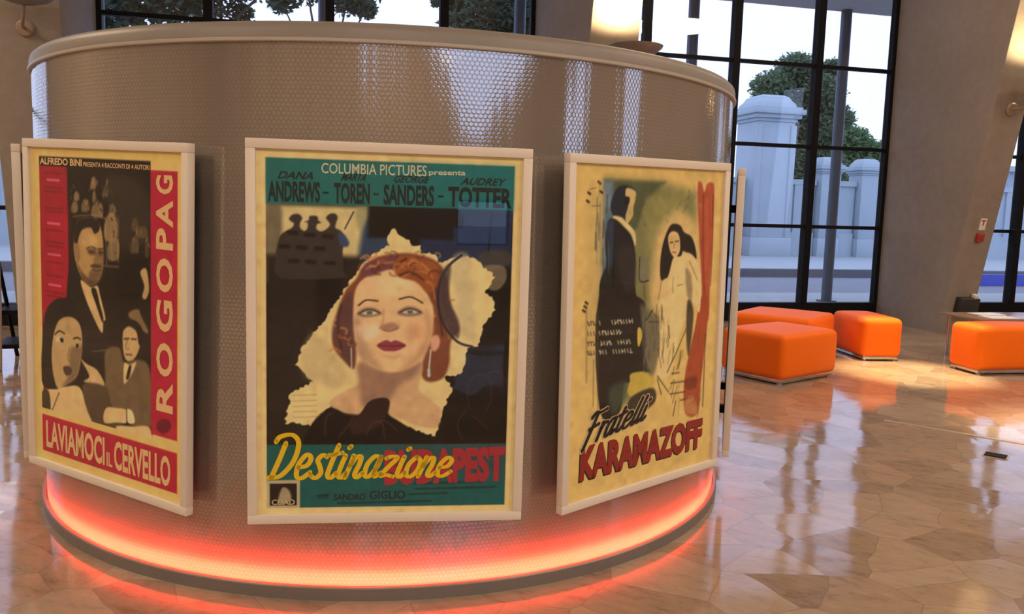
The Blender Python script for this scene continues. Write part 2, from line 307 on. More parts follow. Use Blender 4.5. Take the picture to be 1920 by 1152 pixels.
ART = {
 0: [
  (0, (214, 172, 108), 1, 1, 0, [-50,-50,1050,-50,1050,1050,-50,1050]),
  (0, (22, 17, 13), 2, 1, 0, [66,46,937,46,937,960,66,960]),
  (0, (33, 92, 80), 2, 1, 0, [66,46,937,46,937,160,66,160]),
  (0, (28, 96, 92), 60, 0.7, 0, [500,50,937,50,937,160,500,160]),
  (0, (196, 164, 105), 14, 1, 0, [66,163,420,163,420,360,66,360]),
  (0, (96, 80, 58), 12, 0.85, 1, [69,161,115,163,122,224,108,332,68,347]),
  (0, (46, 58, 72), 16, 1, 1, [473,155,411,197,393,246,375,315,309,344,421,342,514,271,511,154]),
  (0, (140, 125, 85), 12, 0.7, 1, [381,165,473,158,418,191,389,219]),
  (0, (36, 42, 60), 14, 1, 0, [600,163,937,163,937,310,600,310]),
  (0, (20, 15, 12), 12, 1, 0, [420,158,720,158,720,240,420,240]),
  (0, (20, 15, 12), 5, 1, 1, [699,153,737,163,757,184,754,206,735,210,700,191]),
  (0, (40, 31, 24), 16, 1, 0, [66,290,400,290,400,790,66,790]),
  (0, (24, 18, 15), 25, 0.8, 0, [240,300,330,300,330,780,240,780]),
  (0, (56, 44, 36), 4, 1, 1, [146,197,159,187,180,186,191,196,184,207,184,220,198,228,209,220,209,207,200,205,213,200,217,190,242,190,246,200,255,206,242,210,240,222,257,228,279,219,286,208,273,194,286,183,304,182,313,191,308,204,306,218,325,226,341,247,331,275,335,329,331,346,118,349,100,300,111,251,126,234,155,221,162,210,151,204]),
  (5, (60, 50, 40), 2, 1, 1, [368,176,338,220]),
  (0, (54, 64, 84), 6, 1, 1, [316,231,338,236,353,255,345,266,323,261]),
  (16, (30, 23, 20), 4, 0.9, 1, [146,233,171,234]),
  (16, (30, 23, 20), 4, 0.9, 1, [204,238,229,238]),
  (16, (30, 23, 20), 4, 0.9, 1, [266,240,292,241]),
  (16, (30, 23, 20), 4, 0.9, 1, [117,269,142,269]),
  (16, (30, 23, 20), 4, 0.9, 1, [177,270,202,271]),
  (16, (30, 23, 20), 4, 0.9, 1, [239,272,264,272]),
  (16, (30, 23, 20), 4, 0.9, 1, [149,305,175,305]),
  (16, (30, 23, 20), 4, 0.9, 1, [208,306,233,307]),
  (16, (30, 23, 20), 4, 0.9, 1, [274,308,300,309]),
  (0, (62, 54, 48), 6, 1, 1, [814,283,840,268,890,265,929,272,931,298,896,309,858,318,819,305]),
  (0, (120, 98, 70), 5, 0.8, 1, [829,312,906,307,918,342,889,370,850,364]),
  (4, (18, 15, 15), 2, 1, 1, [858,166,850,267]),
  (0, (214, 176, 112), 2, 1, 2, [512,215,532,234,565,244,574,259,606,257,608,280,636,275,666,287,664,305,702,295,774,281,804,289,829,306,878,336,841,379,868,389,882,424,835,469,822,523,782,528,777,563,760,597,702,604,731,635,696,699,671,767,594,748,552,735,503,717,407,708,295,683,221,739,183,730,131,732,151,650,230,619,166,575,195,523,258,470,287,435,345,370,396,313,448,278,495,260,488,235]),
  (0, (188, 160, 112), 14, 0.7, 1, [720,291,780,285,802,412,812,510,756,479,735,391]),
  (0, (178, 146, 98), 18, 0.6, 1, [229,492,299,531,347,610,300,636,212,610,189,558]),
  (3, (140, 112, 80), 3, 0.6, 1, [160,656,242,654]),
  (3, (140, 112, 80), 3, 0.6, 1, [160,671,242,669]),
  (3, (140, 112, 80), 3, 0.6, 1, [160,686,242,683]),
  (3, (140, 112, 80), 3, 0.6, 1, [160,700,242,698]),
  (3, (140, 112, 80), 3, 0.6, 1, [160,715,242,713]),
  (0, (118, 62, 40), 7, 1, 1, [402,317,448,291,530,279,601,282,667,300,701,339,718,413,750,474,721,510,717,568,694,609,639,618,615,591,631,529,652,414,531,328,426,338,374,395,381,513,376,583,341,566,299,522,305,461,339,383,379,348]),
  (0, (84, 52, 48), 10, 0.8, 1, [299,470,339,400,368,395,376,565,347,566,305,522]),
  (0, (196, 146, 98), 7, 1, 1, [400,565,608,564,607,636,659,672,690,699,673,744,576,730,491,708,401,708,318,699,289,672,347,641,394,623]),
  (0, (136, 94, 72), 18, 0.8, 1, [394,570,501,591,608,564,597,600,537,631,490,681,455,699,407,681,391,618]),
  (0, (214, 162, 108), 6, 1, 1, [385,365,437,334,508,324,591,349,640,396,656,466,643,520,608,564,548,589,489,591,429,574,387,539,372,482,371,417]),
  (0, (160, 116, 84), 16, 0.7, 1, [375,452,404,469,429,530,477,583,429,576,384,539]),
  (0, (176, 124, 84), 18, 0.7, 1, [628,427,656,471,643,524,596,573,537,589,589,547,624,493]),
  (0, (226, 180, 124), 24, 0.8, 1, [437,343,508,331,579,358,544,389,450,386]),
  (0, (226, 182, 138), 16, 0.8, 1, [387,473,451,468,463,490,416,512]),
  (0, (204, 142, 96), 18, 0.8, 1, [570,467,623,467,613,511,570,503]),
  (6, (70, 46, 36), 3, 1, 1, [389,417,415,403,456,405]),
  (6, (70, 46, 36), 3, 1, 1, [533,399,574,393,616,408]),
  (0, (112, 82, 66), 8, 0.9, 1, [383,440,409,424,445,424,471,438,445,445,410,447]),
  (0, (196, 176, 140), 4, 1, 1, [401,438,427,430,454,437,427,442]),
  (0, (84, 84, 62), 4, 1, 1, [418,433,434,431,437,439,421,441]),
  (3, (50, 34, 28), 3, 1, 1, [389,438,427,427,465,436]),
  (0, (112, 82, 66), 8, 0.9, 1, [527,436,554,420,589,420,617,434,590,442,554,443]),
  (0, (196, 176, 140), 4, 1, 1, [545,434,572,426,599,433,572,438]),
  (0, (84, 84, 62), 4, 1, 1, [562,429,579,428,581,436,566,437]),
  (3, (50, 34, 28), 3, 1, 1, [533,434,572,423,611,433]),
  (7, (160, 112, 82), 8, 0.7, 1, [477,429,475,459,469,473]),
  (0, (150, 98, 74), 8, 0.85, 1, [463,477,481,466,510,461,534,472,522,481,493,483]),
  (3, (90, 54, 44), 4, 0.8, 1, [475,480,499,484,528,476]),
  (0, (134, 52, 58), 4, 1, 1, [455,521,487,508,505,512,523,508,559,521,529,535,500,537,476,535]),
  (3, (80, 26, 34), 2, 1, 1, [458,522,505,523,556,521]),
  (0, (176, 122, 86), 10, 0.6, 1, [476,547,512,551,542,545,518,558]),
  (0, (104, 58, 56), 8, 1, 1, [397,335,414,309,472,295,519,285,519,311,472,327,426,341]),
  (0, (140, 72, 36), 6, 1, 1, [507,311,542,285,601,288,667,309,668,352,639,383,591,353,531,341]),
  (6, (190, 112, 58), 6, 0.7, 1, [525,328,554,306,602,310]),
  (6, (190, 112, 58), 6, 0.7, 1, [543,341,590,323,638,331]),
  (6, (190, 112, 58), 6, 0.7, 1, [578,297,619,310,650,340]),
  (6, (190, 112, 58), 6, 0.7, 1, [620,349,651,361,660,396]),
  (6, (190, 112, 58), 6, 0.7, 1, [414,321,460,308,507,303]),
  (6, (190, 112, 58), 6, 0.7, 1, [688,413,704,457,715,501]),
  (7, (66, 30, 24), 6, 0.8, 1, [531,337,572,328,620,349]),
  (7, (66, 30, 24), 6, 0.8, 1, [507,316,554,293]),
  (7, (66, 30, 24), 6, 0.8, 1, [663,370,676,427,690,493]),
  (7, (66, 30, 24), 6, 0.8, 1, [328,417,316,470,329,531]),
  (6.51953, (150, 80, 40), 5, 0.65, 1, [534,314,538,310,546,308,553,311]),
  (4.16752, (90, 44, 34), 5, 0.65, 1, [480,279,494,279,503,285,503,293]),
  (6.11353, (186, 108, 54), 5, 0.65, 1, [361,502,357,506,350,507,343,505]),
  (6.36384, (150, 80, 40), 5, 0.65, 1, [643,323,634,317,635,309,646,304]),
  (5.11265, (206, 132, 74), 5, 0.65, 1, [567,312,568,305,578,300,591,301]),
  (5.15616, (186, 108, 54), 5, 0.65, 1, [366,524,357,522,352,518,355,512]),
  (4.06756, (186, 108, 54), 5, 0.65, 1, [443,293,436,297,427,297,421,293]),
  (5.67917, (206, 132, 74), 5, 0.65, 1, [660,276,670,277,676,282,674,287]),
  (7.8563, (186, 108, 54), 5, 0.65, 1, [706,408,702,404,703,400,709,397]),
  (6.72831, (150, 80, 40), 5, 0.65, 1, [587,283,590,277,600,274,610,276]),
  (4.46603, (90, 44, 34), 5, 0.65, 1, [450,319,457,318,463,320,465,324]),
  (7.99161, (186, 108, 54), 5, 0.65, 1, [289,537,302,532,316,534,325,541]),
  (7.95721, (150, 80, 40), 5, 0.65, 1, [526,335,515,338,504,337,497,331]),
  (4.29712, (150, 80, 40), 5, 0.65, 1, [391,325,387,317,393,310,407,307]),
  (7.83654, (90, 44, 34), 5, 0.65, 1, [458,319,459,313,467,309,477,310]),
  (4.91353, (206, 132, 74), 5, 0.65, 1, [308,472,300,467,300,460,309,455]),
  (7.80054, (90, 44, 34), 5, 0.65, 1, [462,335,447,334,437,328,438,319]),
  (4.95363, (90, 44, 34), 5, 0.65, 1, [688,360,687,364,682,366,675,365]),
  (6.88141, (186, 108, 54), 5, 0.65, 1, [640,320,631,320,624,317,624,311]),
  (4.8496, (150, 80, 40), 5, 0.65, 1, [551,322,542,327,530,326,522,321]),
  (5.12785, (206, 132, 74), 5, 0.65, 1, [663,441,658,445,649,446,642,442]),
  (6.62773, (206, 132, 74), 5, 0.65, 1, [457,302,453,311,441,315,427,313]),
  (6.80388, (186, 108, 54), 5, 0.65, 1, [448,284,449,287,445,291,439,291]),
  (7.99743, (186, 108, 54), 5, 0.65, 1, [574,317,565,312,566,304,576,299]),
  (4.51818, (72, 34, 26), 5, 0.65, 1, [503,275,517,277,524,285,519,293]),
  (7.16213, (90, 44, 34), 5, 0.65, 1, [580,336,578,328,587,321,601,320]),
  (4.32081, (186, 108, 54), 5, 0.65, 1, [566,297,576,294,588,296,593,302]),
  (6.32381, (90, 44, 34), 5, 0.65, 1, [366,513,375,514,380,520,376,525]),
  (4.35093, (186, 108, 54), 5, 0.65, 1, [549,318,541,314,541,307,549,303]),
  (5.02332, (186, 108, 54), 5, 0.65, 1, [612,304,614,311,606,317,594,317]),
  (5.3701, (90, 44, 34), 5, 0.65, 1, [442,309,453,311,456,318,452,324]),
  (7.21485, (150, 80, 40), 5, 0.65, 1, [462,301,470,299,478,301,481,306]),
  (5.98587, (186, 108, 54), 5, 0.65, 1, [340,502,331,503,323,501,320,496]),
  (5.10065, (150, 80, 40), 5, 0.65, 1, [716,406,716,402,722,399,730,399]),
  (7.36761, (206, 132, 74), 5, 0.65, 1, [328,477,340,478,347,484,345,491]),
  (6.83452, (206, 132, 74), 5, 0.65, 1, [440,289,432,296,417,297,406,292]),
  (4.75967, (72, 34, 26), 5, 0.65, 1, [572,318,569,311,576,305,588,303]),
  (6.51986, (72, 34, 26), 5, 0.65, 1, [427,290,427,283,436,278,448,279]),
  (4.04307, (90, 44, 34), 5, 0.65, 1, [358,440,348,440,340,436,340,430]),
  (7.78728, (206, 132, 74), 5, 0.65, 1, [395,295,403,289,417,287,427,292]),
  (4.34884, (90, 44, 34), 5, 0.65, 1, [725,428,728,436,720,443,706,445]),
  (6.27526, (206, 132, 74), 5, 0.65, 1, [516,325,511,317,517,309,530,306]),
  (6.88774, (186, 108, 54), 5, 0.65, 1, [731,461,719,461,711,455,712,447]),
  (7.16315, (72, 34, 26), 5, 0.65, 1, [637,332,646,324,662,323,674,328]),
  (5.36822, (90, 44, 34), 5, 0.65, 1, [618,284,611,290,600,291,591,287]),
  (9, (40, 38, 46), 3, 1, 1, [753,281,709,308,677,352,673,414,695,466,745,510,800,523]),
  (0, (64, 52, 50), 8, 0.8, 1, [685,326,715,308,711,391,749,457,745,501,695,457,678,392]),
  (0, (204, 140, 104), 6, 1, 1, [648,502,672,493,682,511,670,533,652,533]),
  (5, (196, 186, 160), 3, 1, 1, [649,533,643,586]),
  (11, (170, 168, 150), 3, 1, 1, [643,586,644,602]),
  (4, (190, 172, 140), 3, 1, 1, [364,530,366,601]),
  (0, (24, 17, 14), 5, 1, 1, [289,690,360,712,395,708,431,672,478,663,502,672,497,703,539,726,600,753,662,771,723,785,724,808,242,806,219,743]),
  (0, (48, 30, 24), 5, 1, 1, [395,708,431,674,478,662,502,672,494,708,456,744,378,761,360,734]),
  (4, (92, 48, 36), 4, 0.8, 1, [272,761,277,716,307,699]),
  (4, (92, 48, 36), 4, 0.8, 1, [420,761,443,730,491,726,534,753]),
  (4, (92, 48, 36), 4, 0.8, 1, [455,726,479,735,486,771]),
  (4, (92, 48, 36), 4, 0.8, 1, [372,716,348,743,319,770]),
  (3.5, (84, 44, 34), 4, 0.8, 1, [794,690,786,635,815,599,864,608,876,662,856,699]),
  (3.5, (84, 44, 34), 4, 0.8, 1, [782,694,752,735,772,776]),
  (3.5, (84, 44, 34), 4, 0.8, 1, [858,595,901,590,927,617]),
  (3.5, (84, 44, 34), 4, 0.8, 1, [807,708,832,726,864,745]),
  (0, (28, 78, 68), 2, 1, 0, [62,788,937,788,937,960,62,960]),
  (0, (96, 40, 50), 60, 0.35, 0, [500,790,937,790,937,870,500,870]),
  (0, (176, 150, 104), 1.5, 1, 0, [66,884,184,884,184,962,66,962]),
  (0, (40, 28, 22), 1.5, 1, 0, [77,893,173,893,173,953,77,953]),
  (0, (170, 140, 96), 5, 0.9, 1, [121,905,144,911,153,934,134,948,106,944]),
  (6, (16, 34, 30), 4, 0.75, 0, [600,897,850,894]),
  (6, (16, 34, 30), 4, 0.75, 0, [600,912,900,909]),
  (6, (16, 34, 30), 4, 0.75, 0, [580,927,720,924]),
  (6, (16, 34, 30), 4, 0.75, 0, [320,949,660,946]),
  (6, (16, 34, 30), 4, 0.75, 0, [245,928,285,925]),
  (0, (214, 172, 108), 1, 1, 0, [-50,-50,66,-50,66,1050,-50,1050]),
  (0, (214, 172, 108), 1, 1, 0, [937,-50,1050,-50,1050,1050,937,1050]),
  (0, (214, 172, 108), 1, 1, 0, [-50,-50,1050,-50,1050,46,-50,46]),
  (0, (214, 172, 108), 1, 1, 0, [-50,960,1050,960,1050,1050,-50,1050]),
  (0, (33, 92, 80), 2, 1, 0, [66,46,937,46,937,160,66,160]),
  (0, (28, 96, 92), 30, 0.6, 0, [500,50,930,50,930,155,500,155]),
 ],
 -1: [
  (0, (226, 168, 92), 1, 1, 0, [-50,-50,1050,-50,1050,1050,-50,1050]),
  (0, (30, 23, 18), 2, 1, 0, [93,50,784,50,784,820,93,820]),
  (0, (158, 18, 38), 2, 1, 0, [93,78,279,78,279,840,93,840]),
  (0, (176, 20, 44), 40, 0.6, 0, [160,200,279,200,279,600,160,600]),
  (0, (56, 44, 33), 30, 0.8, 1, [520,101,679,100,778,154,770,255,630,292,566,229]),
  (0, (150, 114, 72), 6, 0.85, 1, [429,119,440,102,456,103,462,118,457,135,432,136]),
  (0, (130, 98, 62), 6, 0.85, 1, [438,156,445,141,456,142,460,155,456,170,440,171]),
  (0, (150, 114, 72), 6, 0.85, 1, [321,160,332,146,349,147,356,159,350,172,324,173]),
  (0, (140, 106, 67), 6, 0.85, 1, [303,192,316,176,338,176,346,190,339,205,307,207]),
  (0, (120, 91, 57), 6, 0.85, 1, [368,185,384,167,409,168,419,183,411,200,372,202]),
  (0, (136, 103, 65), 6, 0.85, 1, [431,194,454,172,492,173,506,191,495,212,438,214]),
  (0, (90, 68, 43), 6, 0.85, 1, [499,139,512,125,532,126,540,137,534,151,503,152]),
  (0, (120, 91, 57), 6, 0.85, 1, [541,193,552,174,570,175,577,191,571,210,544,211]),
  (0, (158, 120, 75), 6, 0.85, 1, [509,239,535,201,575,202,591,235,578,273,517,276]),
  (0, (140, 106, 67), 6, 0.85, 1, [528,298,551,265,588,266,602,294,590,326,535,330]),
  (0, (90, 68, 43), 6, 0.85, 1, [674,224,686,207,705,207,713,222,707,238,678,240]),
  (0, (96, 72, 46), 6, 0.85, 1, [697,244,718,229,753,228,766,241,756,256,704,258]),
  (0, (100, 76, 48), 6, 0.85, 1, [669,282,684,258,707,259,716,280,709,304,674,306]),
  (0, (84, 63, 40), 6, 0.85, 1, [751,278,758,248,769,251,774,276,770,306,753,307]),
  (7.61162, (30, 22, 15), 3, 0.7, 1, [489,189,499,200]),
  (3.56603, (80, 60, 40), 3, 0.7, 1, [308,166,312,179]),
  (6.65592, (36, 27, 18), 3, 0.7, 1, [444,138,435,143]),
  (3.69384, (150, 114, 75), 3, 0.7, 1, [426,131,418,143]),
  (6.86797, (60, 45, 30), 3, 0.7, 1, [489,123,500,126]),
  (5.69612, (80, 60, 40), 3, 0.7, 1, [588,204,583,217]),
  (4.91612, (30, 22, 15), 3, 0.7, 1, [507,131,499,144]),
  (7.087, (80, 60, 40), 3, 0.7, 1, [306,161,300,168]),
  (7.09259, (30, 22, 15), 3, 0.7, 1, [478,174,475,181]),
  (4.28091, (150, 114, 75), 3, 0.7, 1, [448,145,447,150]),
  (6.93869, (120, 91, 60), 3, 0.7, 1, [579,317,587,320]),
  (6.11857, (60, 45, 30), 3, 0.7, 1, [412,175,411,185]),
  (4.72191, (80, 60, 40), 3, 0.7, 1, [586,197,595,209]),
  (6.98613, (150, 114, 75), 3, 0.7, 1, [409,169,399,180]),
  (4.81313, (60, 45, 30), 3, 0.7, 1, [559,186,552,195]),
  (4.584, (30, 22, 15), 3, 0.7, 1, [346,144,347,150]),
  (5.41897, (80, 60, 40), 3, 0.7, 1, [356,122,361,128]),
  (4.18668, (36, 27, 18), 3, 0.7, 1, [519,117,520,124]),
  (7.89525, (150, 114, 75), 3, 0.7, 1, [480,199,484,203]),
  (6.65832, (120, 91, 60), 3, 0.7, 1, [493,196,501,200]),
  (3.74623, (150, 114, 75), 3, 0.7, 1, [583,271,574,279]),
  (3.84645, (150, 114, 75), 3, 0.7, 1, [554,224,563,233]),
  (4.45511, (30, 22, 15), 3, 0.7, 1, [458,215,463,222]),
  (3.89698, (150, 114, 75), 3, 0.7, 1, [425,127,432,136]),
  (6.91009, (80, 60, 40), 3, 0.7, 1, [579,306,570,312]),
  (6.79819, (120, 91, 60), 3, 0.7, 1, [560,233,564,243]),
  (7.90478, (120, 91, 60), 3, 0.7, 1, [411,189,419,194]),
  (3.0579, (120, 91, 60), 3, 0.7, 1, [516,212,519,220]),
  (5.50175, (30, 22, 15), 3, 0.7, 1, [468,137,462,143]),
  (7.14094, (120, 91, 60), 3, 0.7, 1, [505,147,508,158]),
  (4.6717, (30, 22, 15), 3, 0.7, 1, [406,204,405,211]),
  (5.38619, (80, 60, 40), 3, 0.7, 1, [342,222,350,235]),
  (7.68112, (30, 22, 15), 3, 0.7, 1, [509,186,507,196]),
  (6.18433, (120, 91, 60), 3, 0.7, 1, [457,212,459,223]),
  (3.90371, (80, 60, 40), 3, 0.7, 1, [520,112,521,121]),
  (4.13121, (30, 22, 15), 3, 0.7, 1, [531,128,520,136]),
  (5.7416, (120, 91, 60), 3, 0.7, 1, [318,129,329,137]),
  (4.18923, (30, 22, 15), 3, 0.7, 1, [428,149,430,159]),
  (7.33201, (150, 114, 75), 3, 0.7, 1, [572,181,581,192]),
  (4.47641, (60, 45, 30), 3, 0.7, 1, [509,168,510,174]),
  (5.09551, (120, 91, 60), 3, 0.7, 1, [455,214,466,225]),
  (4.91373, (120, 91, 60), 3, 0.7, 1, [545,176,545,181]),
  (7.46733, (80, 60, 40), 3, 0.7, 1, [447,132,449,139]),
  (4.6272, (36, 27, 18), 3, 0.7, 1, [301,127,311,136]),
  (4.45747, (150, 114, 75), 3, 0.7, 1, [562,262,561,268]),
  (7.9049, (80, 60, 40), 3, 0.7, 1, [591,234,593,240]),
  (7.64772, (120, 91, 60), 3, 0.7, 1, [452,156,462,161]),
  (4.46552, (30, 22, 15), 3, 0.7, 1, [346,116,348,124]),
  (4.21736, (60, 45, 30), 3, 0.7, 1, [536,197,535,206]),
  (7.94413, (150, 114, 75), 3, 0.7, 1, [446,115,441,120]),
  (7.4033, (150, 114, 75), 3, 0.7, 1, [390,179,390,191]),
  (4.68061, (80, 60, 40), 3, 0.7, 1, [569,183,564,192]),
  (7.06319, (150, 114, 75), 3, 0.7, 1, [391,170,387,181]),
  (7.4397, (36, 27, 18), 3, 0.7, 1, [342,114,341,127]),
  (7.76634, (150, 114, 75), 3, 0.7, 1, [468,112,470,122]),
  (6.59805, (150, 114, 75), 3, 0.7, 1, [496,202,496,212]),
  (6.89499, (60, 45, 30), 3, 0.7, 1, [569,248,565,251]),
  (5.39206, (150, 114, 75), 3, 0.7, 1, [477,180,487,184]),
  (5.70703, (120, 91, 60), 3, 0.7, 1, [468,164,468,171]),
  (6.31801, (120, 91, 60), 3, 0.7, 1, [314,196,321,207]),
  (3.24446, (60, 45, 30), 3, 0.7, 1, [306,195,318,205]),
  (7.47423, (30, 22, 15), 3, 0.7, 1, [553,213,560,217]),
  (5.06968, (150, 114, 75), 3, 0.7, 1, [596,281,588,291]),
  (6.72763, (60, 45, 30), 3, 0.7, 1, [349,182,350,192]),
  (3.67166, (60, 45, 30), 3, 0.7, 1, [386,175,391,187]),
  (6.28077, (36, 27, 18), 3, 0.7, 1, [433,145,432,152]),
  (5.52922, (120, 91, 60), 3, 0.7, 1, [575,200,566,210]),
  (4.17816, (36, 27, 18), 3, 0.7, 1, [572,261,566,265]),
  (5.26669, (80, 60, 40), 3, 0.7, 1, [552,138,559,149]),
  (6.33977, (60, 45, 30), 3, 0.7, 1, [420,126,424,130]),
  (5.31318, (36, 27, 18), 3, 0.7, 1, [329,128,328,135]),
  (3.2683, (36, 27, 18), 3, 0.7, 1, [589,195,578,206]),
  (3.41889, (30, 22, 15), 3, 0.7, 1, [345,219,351,230]),
  (4.77149, (80, 60, 40), 3, 0.7, 1, [573,251,564,261]),
  (4.89069, (36, 27, 18), 3, 0.7, 1, [373,149,377,161]),
  (7.25788, (120, 91, 60), 3, 0.7, 1, [519,147,526,154]),
  (3.31641, (36, 27, 18), 3, 0.7, 1, [458,175,451,180]),
  (5.40496, (80, 60, 40), 3, 0.7, 1, [312,135,300,148]),
  (7.60857, (150, 114, 75), 3, 0.7, 1, [531,108,527,121]),
  (4.87317, (80, 60, 40), 3, 0.7, 1, [399,163,391,168]),
  (6.75184, (120, 91, 60), 3, 0.7, 1, [706,228,697,240]),
  (7.68971, (120, 91, 60), 3, 0.7, 1, [737,310,746,317]),
  (4.4555, (80, 60, 40), 3, 0.7, 1, [739,262,731,273]),
  (6.28235, (80, 60, 40), 3, 0.7, 1, [738,228,743,236]),
  (4.41572, (30, 22, 15), 3, 0.7, 1, [731,289,727,297]),
  (3.21961, (80, 60, 40), 3, 0.7, 1, [744,228,737,233]),
  (5.05084, (150, 114, 75), 3, 0.7, 1, [731,240,721,252]),
  (6.58268, (36, 27, 18), 3, 0.7, 1, [666,326,667,338]),
  (3.25229, (150, 114, 75), 3, 0.7, 1, [689,222,679,228]),
  (7.37542, (150, 114, 75), 3, 0.7, 1, [707,240,706,249]),
  (3.4218, (30, 22, 15), 3, 0.7, 1, [768,286,766,294]),
  (4.07205, (80, 60, 40), 3, 0.7, 1, [697,273,699,284]),
  (3.66368, (36, 27, 18), 3, 0.7, 1, [664,268,669,276]),
  (5.41611, (80, 60, 40), 3, 0.7, 1, [663,291,664,296]),
  (4.22425, (80, 60, 40), 3, 0.7, 1, [750,254,742,258]),
  (4.24388, (80, 60, 40), 3, 0.7, 1, [671,278,666,286]),
  (4.89932, (60, 45, 30), 3, 0.7, 1, [741,309,731,320]),
  (7.084, (80, 60, 40), 3, 0.7, 1, [748,241,750,248]),
  (7.02627, (30, 22, 15), 3, 0.7, 1, [735,292,734,296]),
  (4.42761, (80, 60, 40), 3, 0.7, 1, [725,245,720,255]),
  (7.13237, (60, 45, 30), 3, 0.7, 1, [669,276,660,289]),
  (4.81206, (60, 45, 30), 3, 0.7, 1, [711,318,705,326]),
  (5.65156, (80, 60, 40), 3, 0.7, 1, [699,277,704,281]),
  (4.58537, (150, 114, 75), 3, 0.7, 1, [681,263,688,267]),
  (3.80293, (150, 114, 75), 3, 0.7, 1, [764,257,755,267]),
  (3.26156, (80, 60, 40), 3, 0.7, 1, [716,211,722,218]),
  (5.32095, (150, 114, 75), 3, 0.7, 1, [771,272,776,279]),
  (4.20779, (36, 27, 18), 3, 0.7, 1, [685,246,682,257]),
  (3.71527, (60, 45, 30), 3, 0.7, 1, [701,323,703,329]),
  (4.40724, (80, 60, 40), 3, 0.7, 1, [756,213,753,224]),
  (5, (168, 130, 84), 6, 0.6, 1, [315,218,452,208,518,216]),
  (5, (168, 130, 84), 6, 0.6, 1, [518,231,523,344]),
  (5, (168, 130, 84), 6, 0.6, 1, [595,213,593,332]),
  (5, (168, 130, 84), 6, 0.6, 1, [498,349,621,345]),
  (5, (168, 130, 84), 6, 0.6, 1, [550,244,556,326]),
  (0, (178, 130, 76), 5, 1, 1, [322,256,349,228,409,217,476,229,500,270,503,315,498,357,472,393,421,412,370,396,336,364,316,318]),
  (0, (34, 26, 20), 5, 1, 1, [317,287,323,248,358,224,426,217,476,226,480,248,450,261,426,245,374,253,348,278,334,310]),
  (0, (112, 80, 50), 12, 0.8, 1, [458,310,499,307,502,356,472,397,413,413,405,390,440,349]),
  (0, (150, 108, 64), 6, 1, 1, [321,295,351,301,354,339,337,348,316,318]),
  (0, (86, 60, 38), 10, 0.85, 1, [332,348,371,377,422,393,464,397,421,413,370,397]),
  (0, (92, 64, 40), 6, 0.9, 1, [403,309,441,303,459,310,449,321,415,322]),
  (0, (84, 58, 36), 6, 0.9, 1, [473,309,499,306,504,315,478,321]),
  (4.5, (46, 33, 24), 3, 1, 1, [398,306,428,299,459,303]),
  (4.5, (46, 33, 24), 3, 1, 1, [470,304,501,300]),
  (3, (36, 26, 19), 2, 1, 1, [415,315,445,314]),
  (3, (36, 26, 19), 2, 1, 1, [478,313,498,312]),
  (4, (120, 84, 52), 4, 1, 1, [464,317,469,340,457,346]),
  (0, (62, 42, 28), 5, 0.9, 1, [423,352,461,347,490,350,482,356,431,358]),
  (4, (52, 34, 24), 3, 1, 1, [433,365,465,366,486,362]),
  (0, (112, 78, 48), 8, 0.8, 1, [414,374,481,369,468,389,430,396]),
  (0, (196, 148, 90), 12, 0.7, 1, [383,257,442,265,467,287,399,298,369,284]),
  (0, (140, 100, 60), 7, 0.7, 1, [466,321,490,338,465,347,448,341]),
  (0, (34, 27, 21), 6, 1, 1, [273,399,336,379,361,401,477,539,626,563,769,419,766,853,254,930]),
  (0, (206, 160, 100), 4, 1, 1, [357,401,421,416,464,409,480,435,512,497,499,510,486,542,402,468]),
  (0, (28, 22, 18), 4, 1, 1, [425,423,455,419,479,462,499,498,491,511,454,464]),
  (0, (22, 17, 13), 8, 1, 1, [580,377,629,322,708,302,770,327,777,418,707,443,619,442]),
  (0, (186, 140, 88), 5, 1, 1, [723,352,754,339,769,364,773,400,754,424,734,418,746,388]),
  (0, (150, 112, 70), 6, 0.8, 1, [651,478,707,455,730,475,768,512,745,515]),
  (0, (26, 20, 16), 5, 1, 1, [94,747,91,606,113,522,162,481,235,461,315,468,366,519,373,586,432,627,405,694,316,721]),
  (0, (186, 142, 88), 5, 1, 1, [155,632,176,569,215,529,287,514,344,529,363,571,354,628,326,687,262,719,197,743,162,698]),
  (0, (112, 82, 52), 14, 0.8, 1, [284,611,360,595,349,644,317,696,225,732,272,685]),
  (7, (40, 30, 22), 4, 1, 1, [181,577,209,564,245,568]),
  (7, (40, 30, 22), 4, 1, 1, [307,578,330,572,351,575]),
  (0, (200, 170, 120), 5, 1, 1, [185,593,217,579,248,590,221,599]),
  (0, (30, 22, 16), 4, 1, 1, [214,585,235,584,237,595,219,596]),
  (0, (180, 146, 100), 5, 1, 1, [304,597,329,590,353,596,328,604]),
  (0, (30, 22, 16), 4, 1, 1, [320,593,338,591,337,601,321,603]),
  (5, (110, 80, 50), 5, 0.7, 1, [275,608,265,645,282,647]),
  (0, (72, 48, 34), 5, 1, 1, [232,673,264,664,291,671,281,688,249,694]),
  (0, (214, 166, 106), 4, 1, 1, [83,765,188,744,243,731,334,719,385,761,453,832,365,853,80,833]),
  (0, (64, 46, 32), 5, 1, 1, [83,765,131,760,137,826,80,838]),
  (6, (90, 66, 44), 4, 1, 1, [201,755,147,820]),
  (0, (204, 156, 98), 5, 1, 1, [354,636,389,644,457,656,503,694,456,708,405,702,370,698,405,678]),
  (0, (110, 82, 54), 7, 1, 1, [510,595,593,575,625,614,705,598,776,620,775,788,506,753,508,682]),
  (0, (84, 62, 42), 7, 1, 1, [360,715,507,698,540,741,589,790,687,815,453,832]),
  (0, (196, 150, 94), 4, 1, 1, [618,531,642,509,698,504,722,536,713,570,681,600,641,607,621,584]),
  (0, (30, 23, 18), 5, 1, 1, [610,528,618,504,675,487,730,505,737,545,714,555,698,519,651,509]),
  (6, (50, 36, 24), 4, 1, 1, [626,547,654,543]),
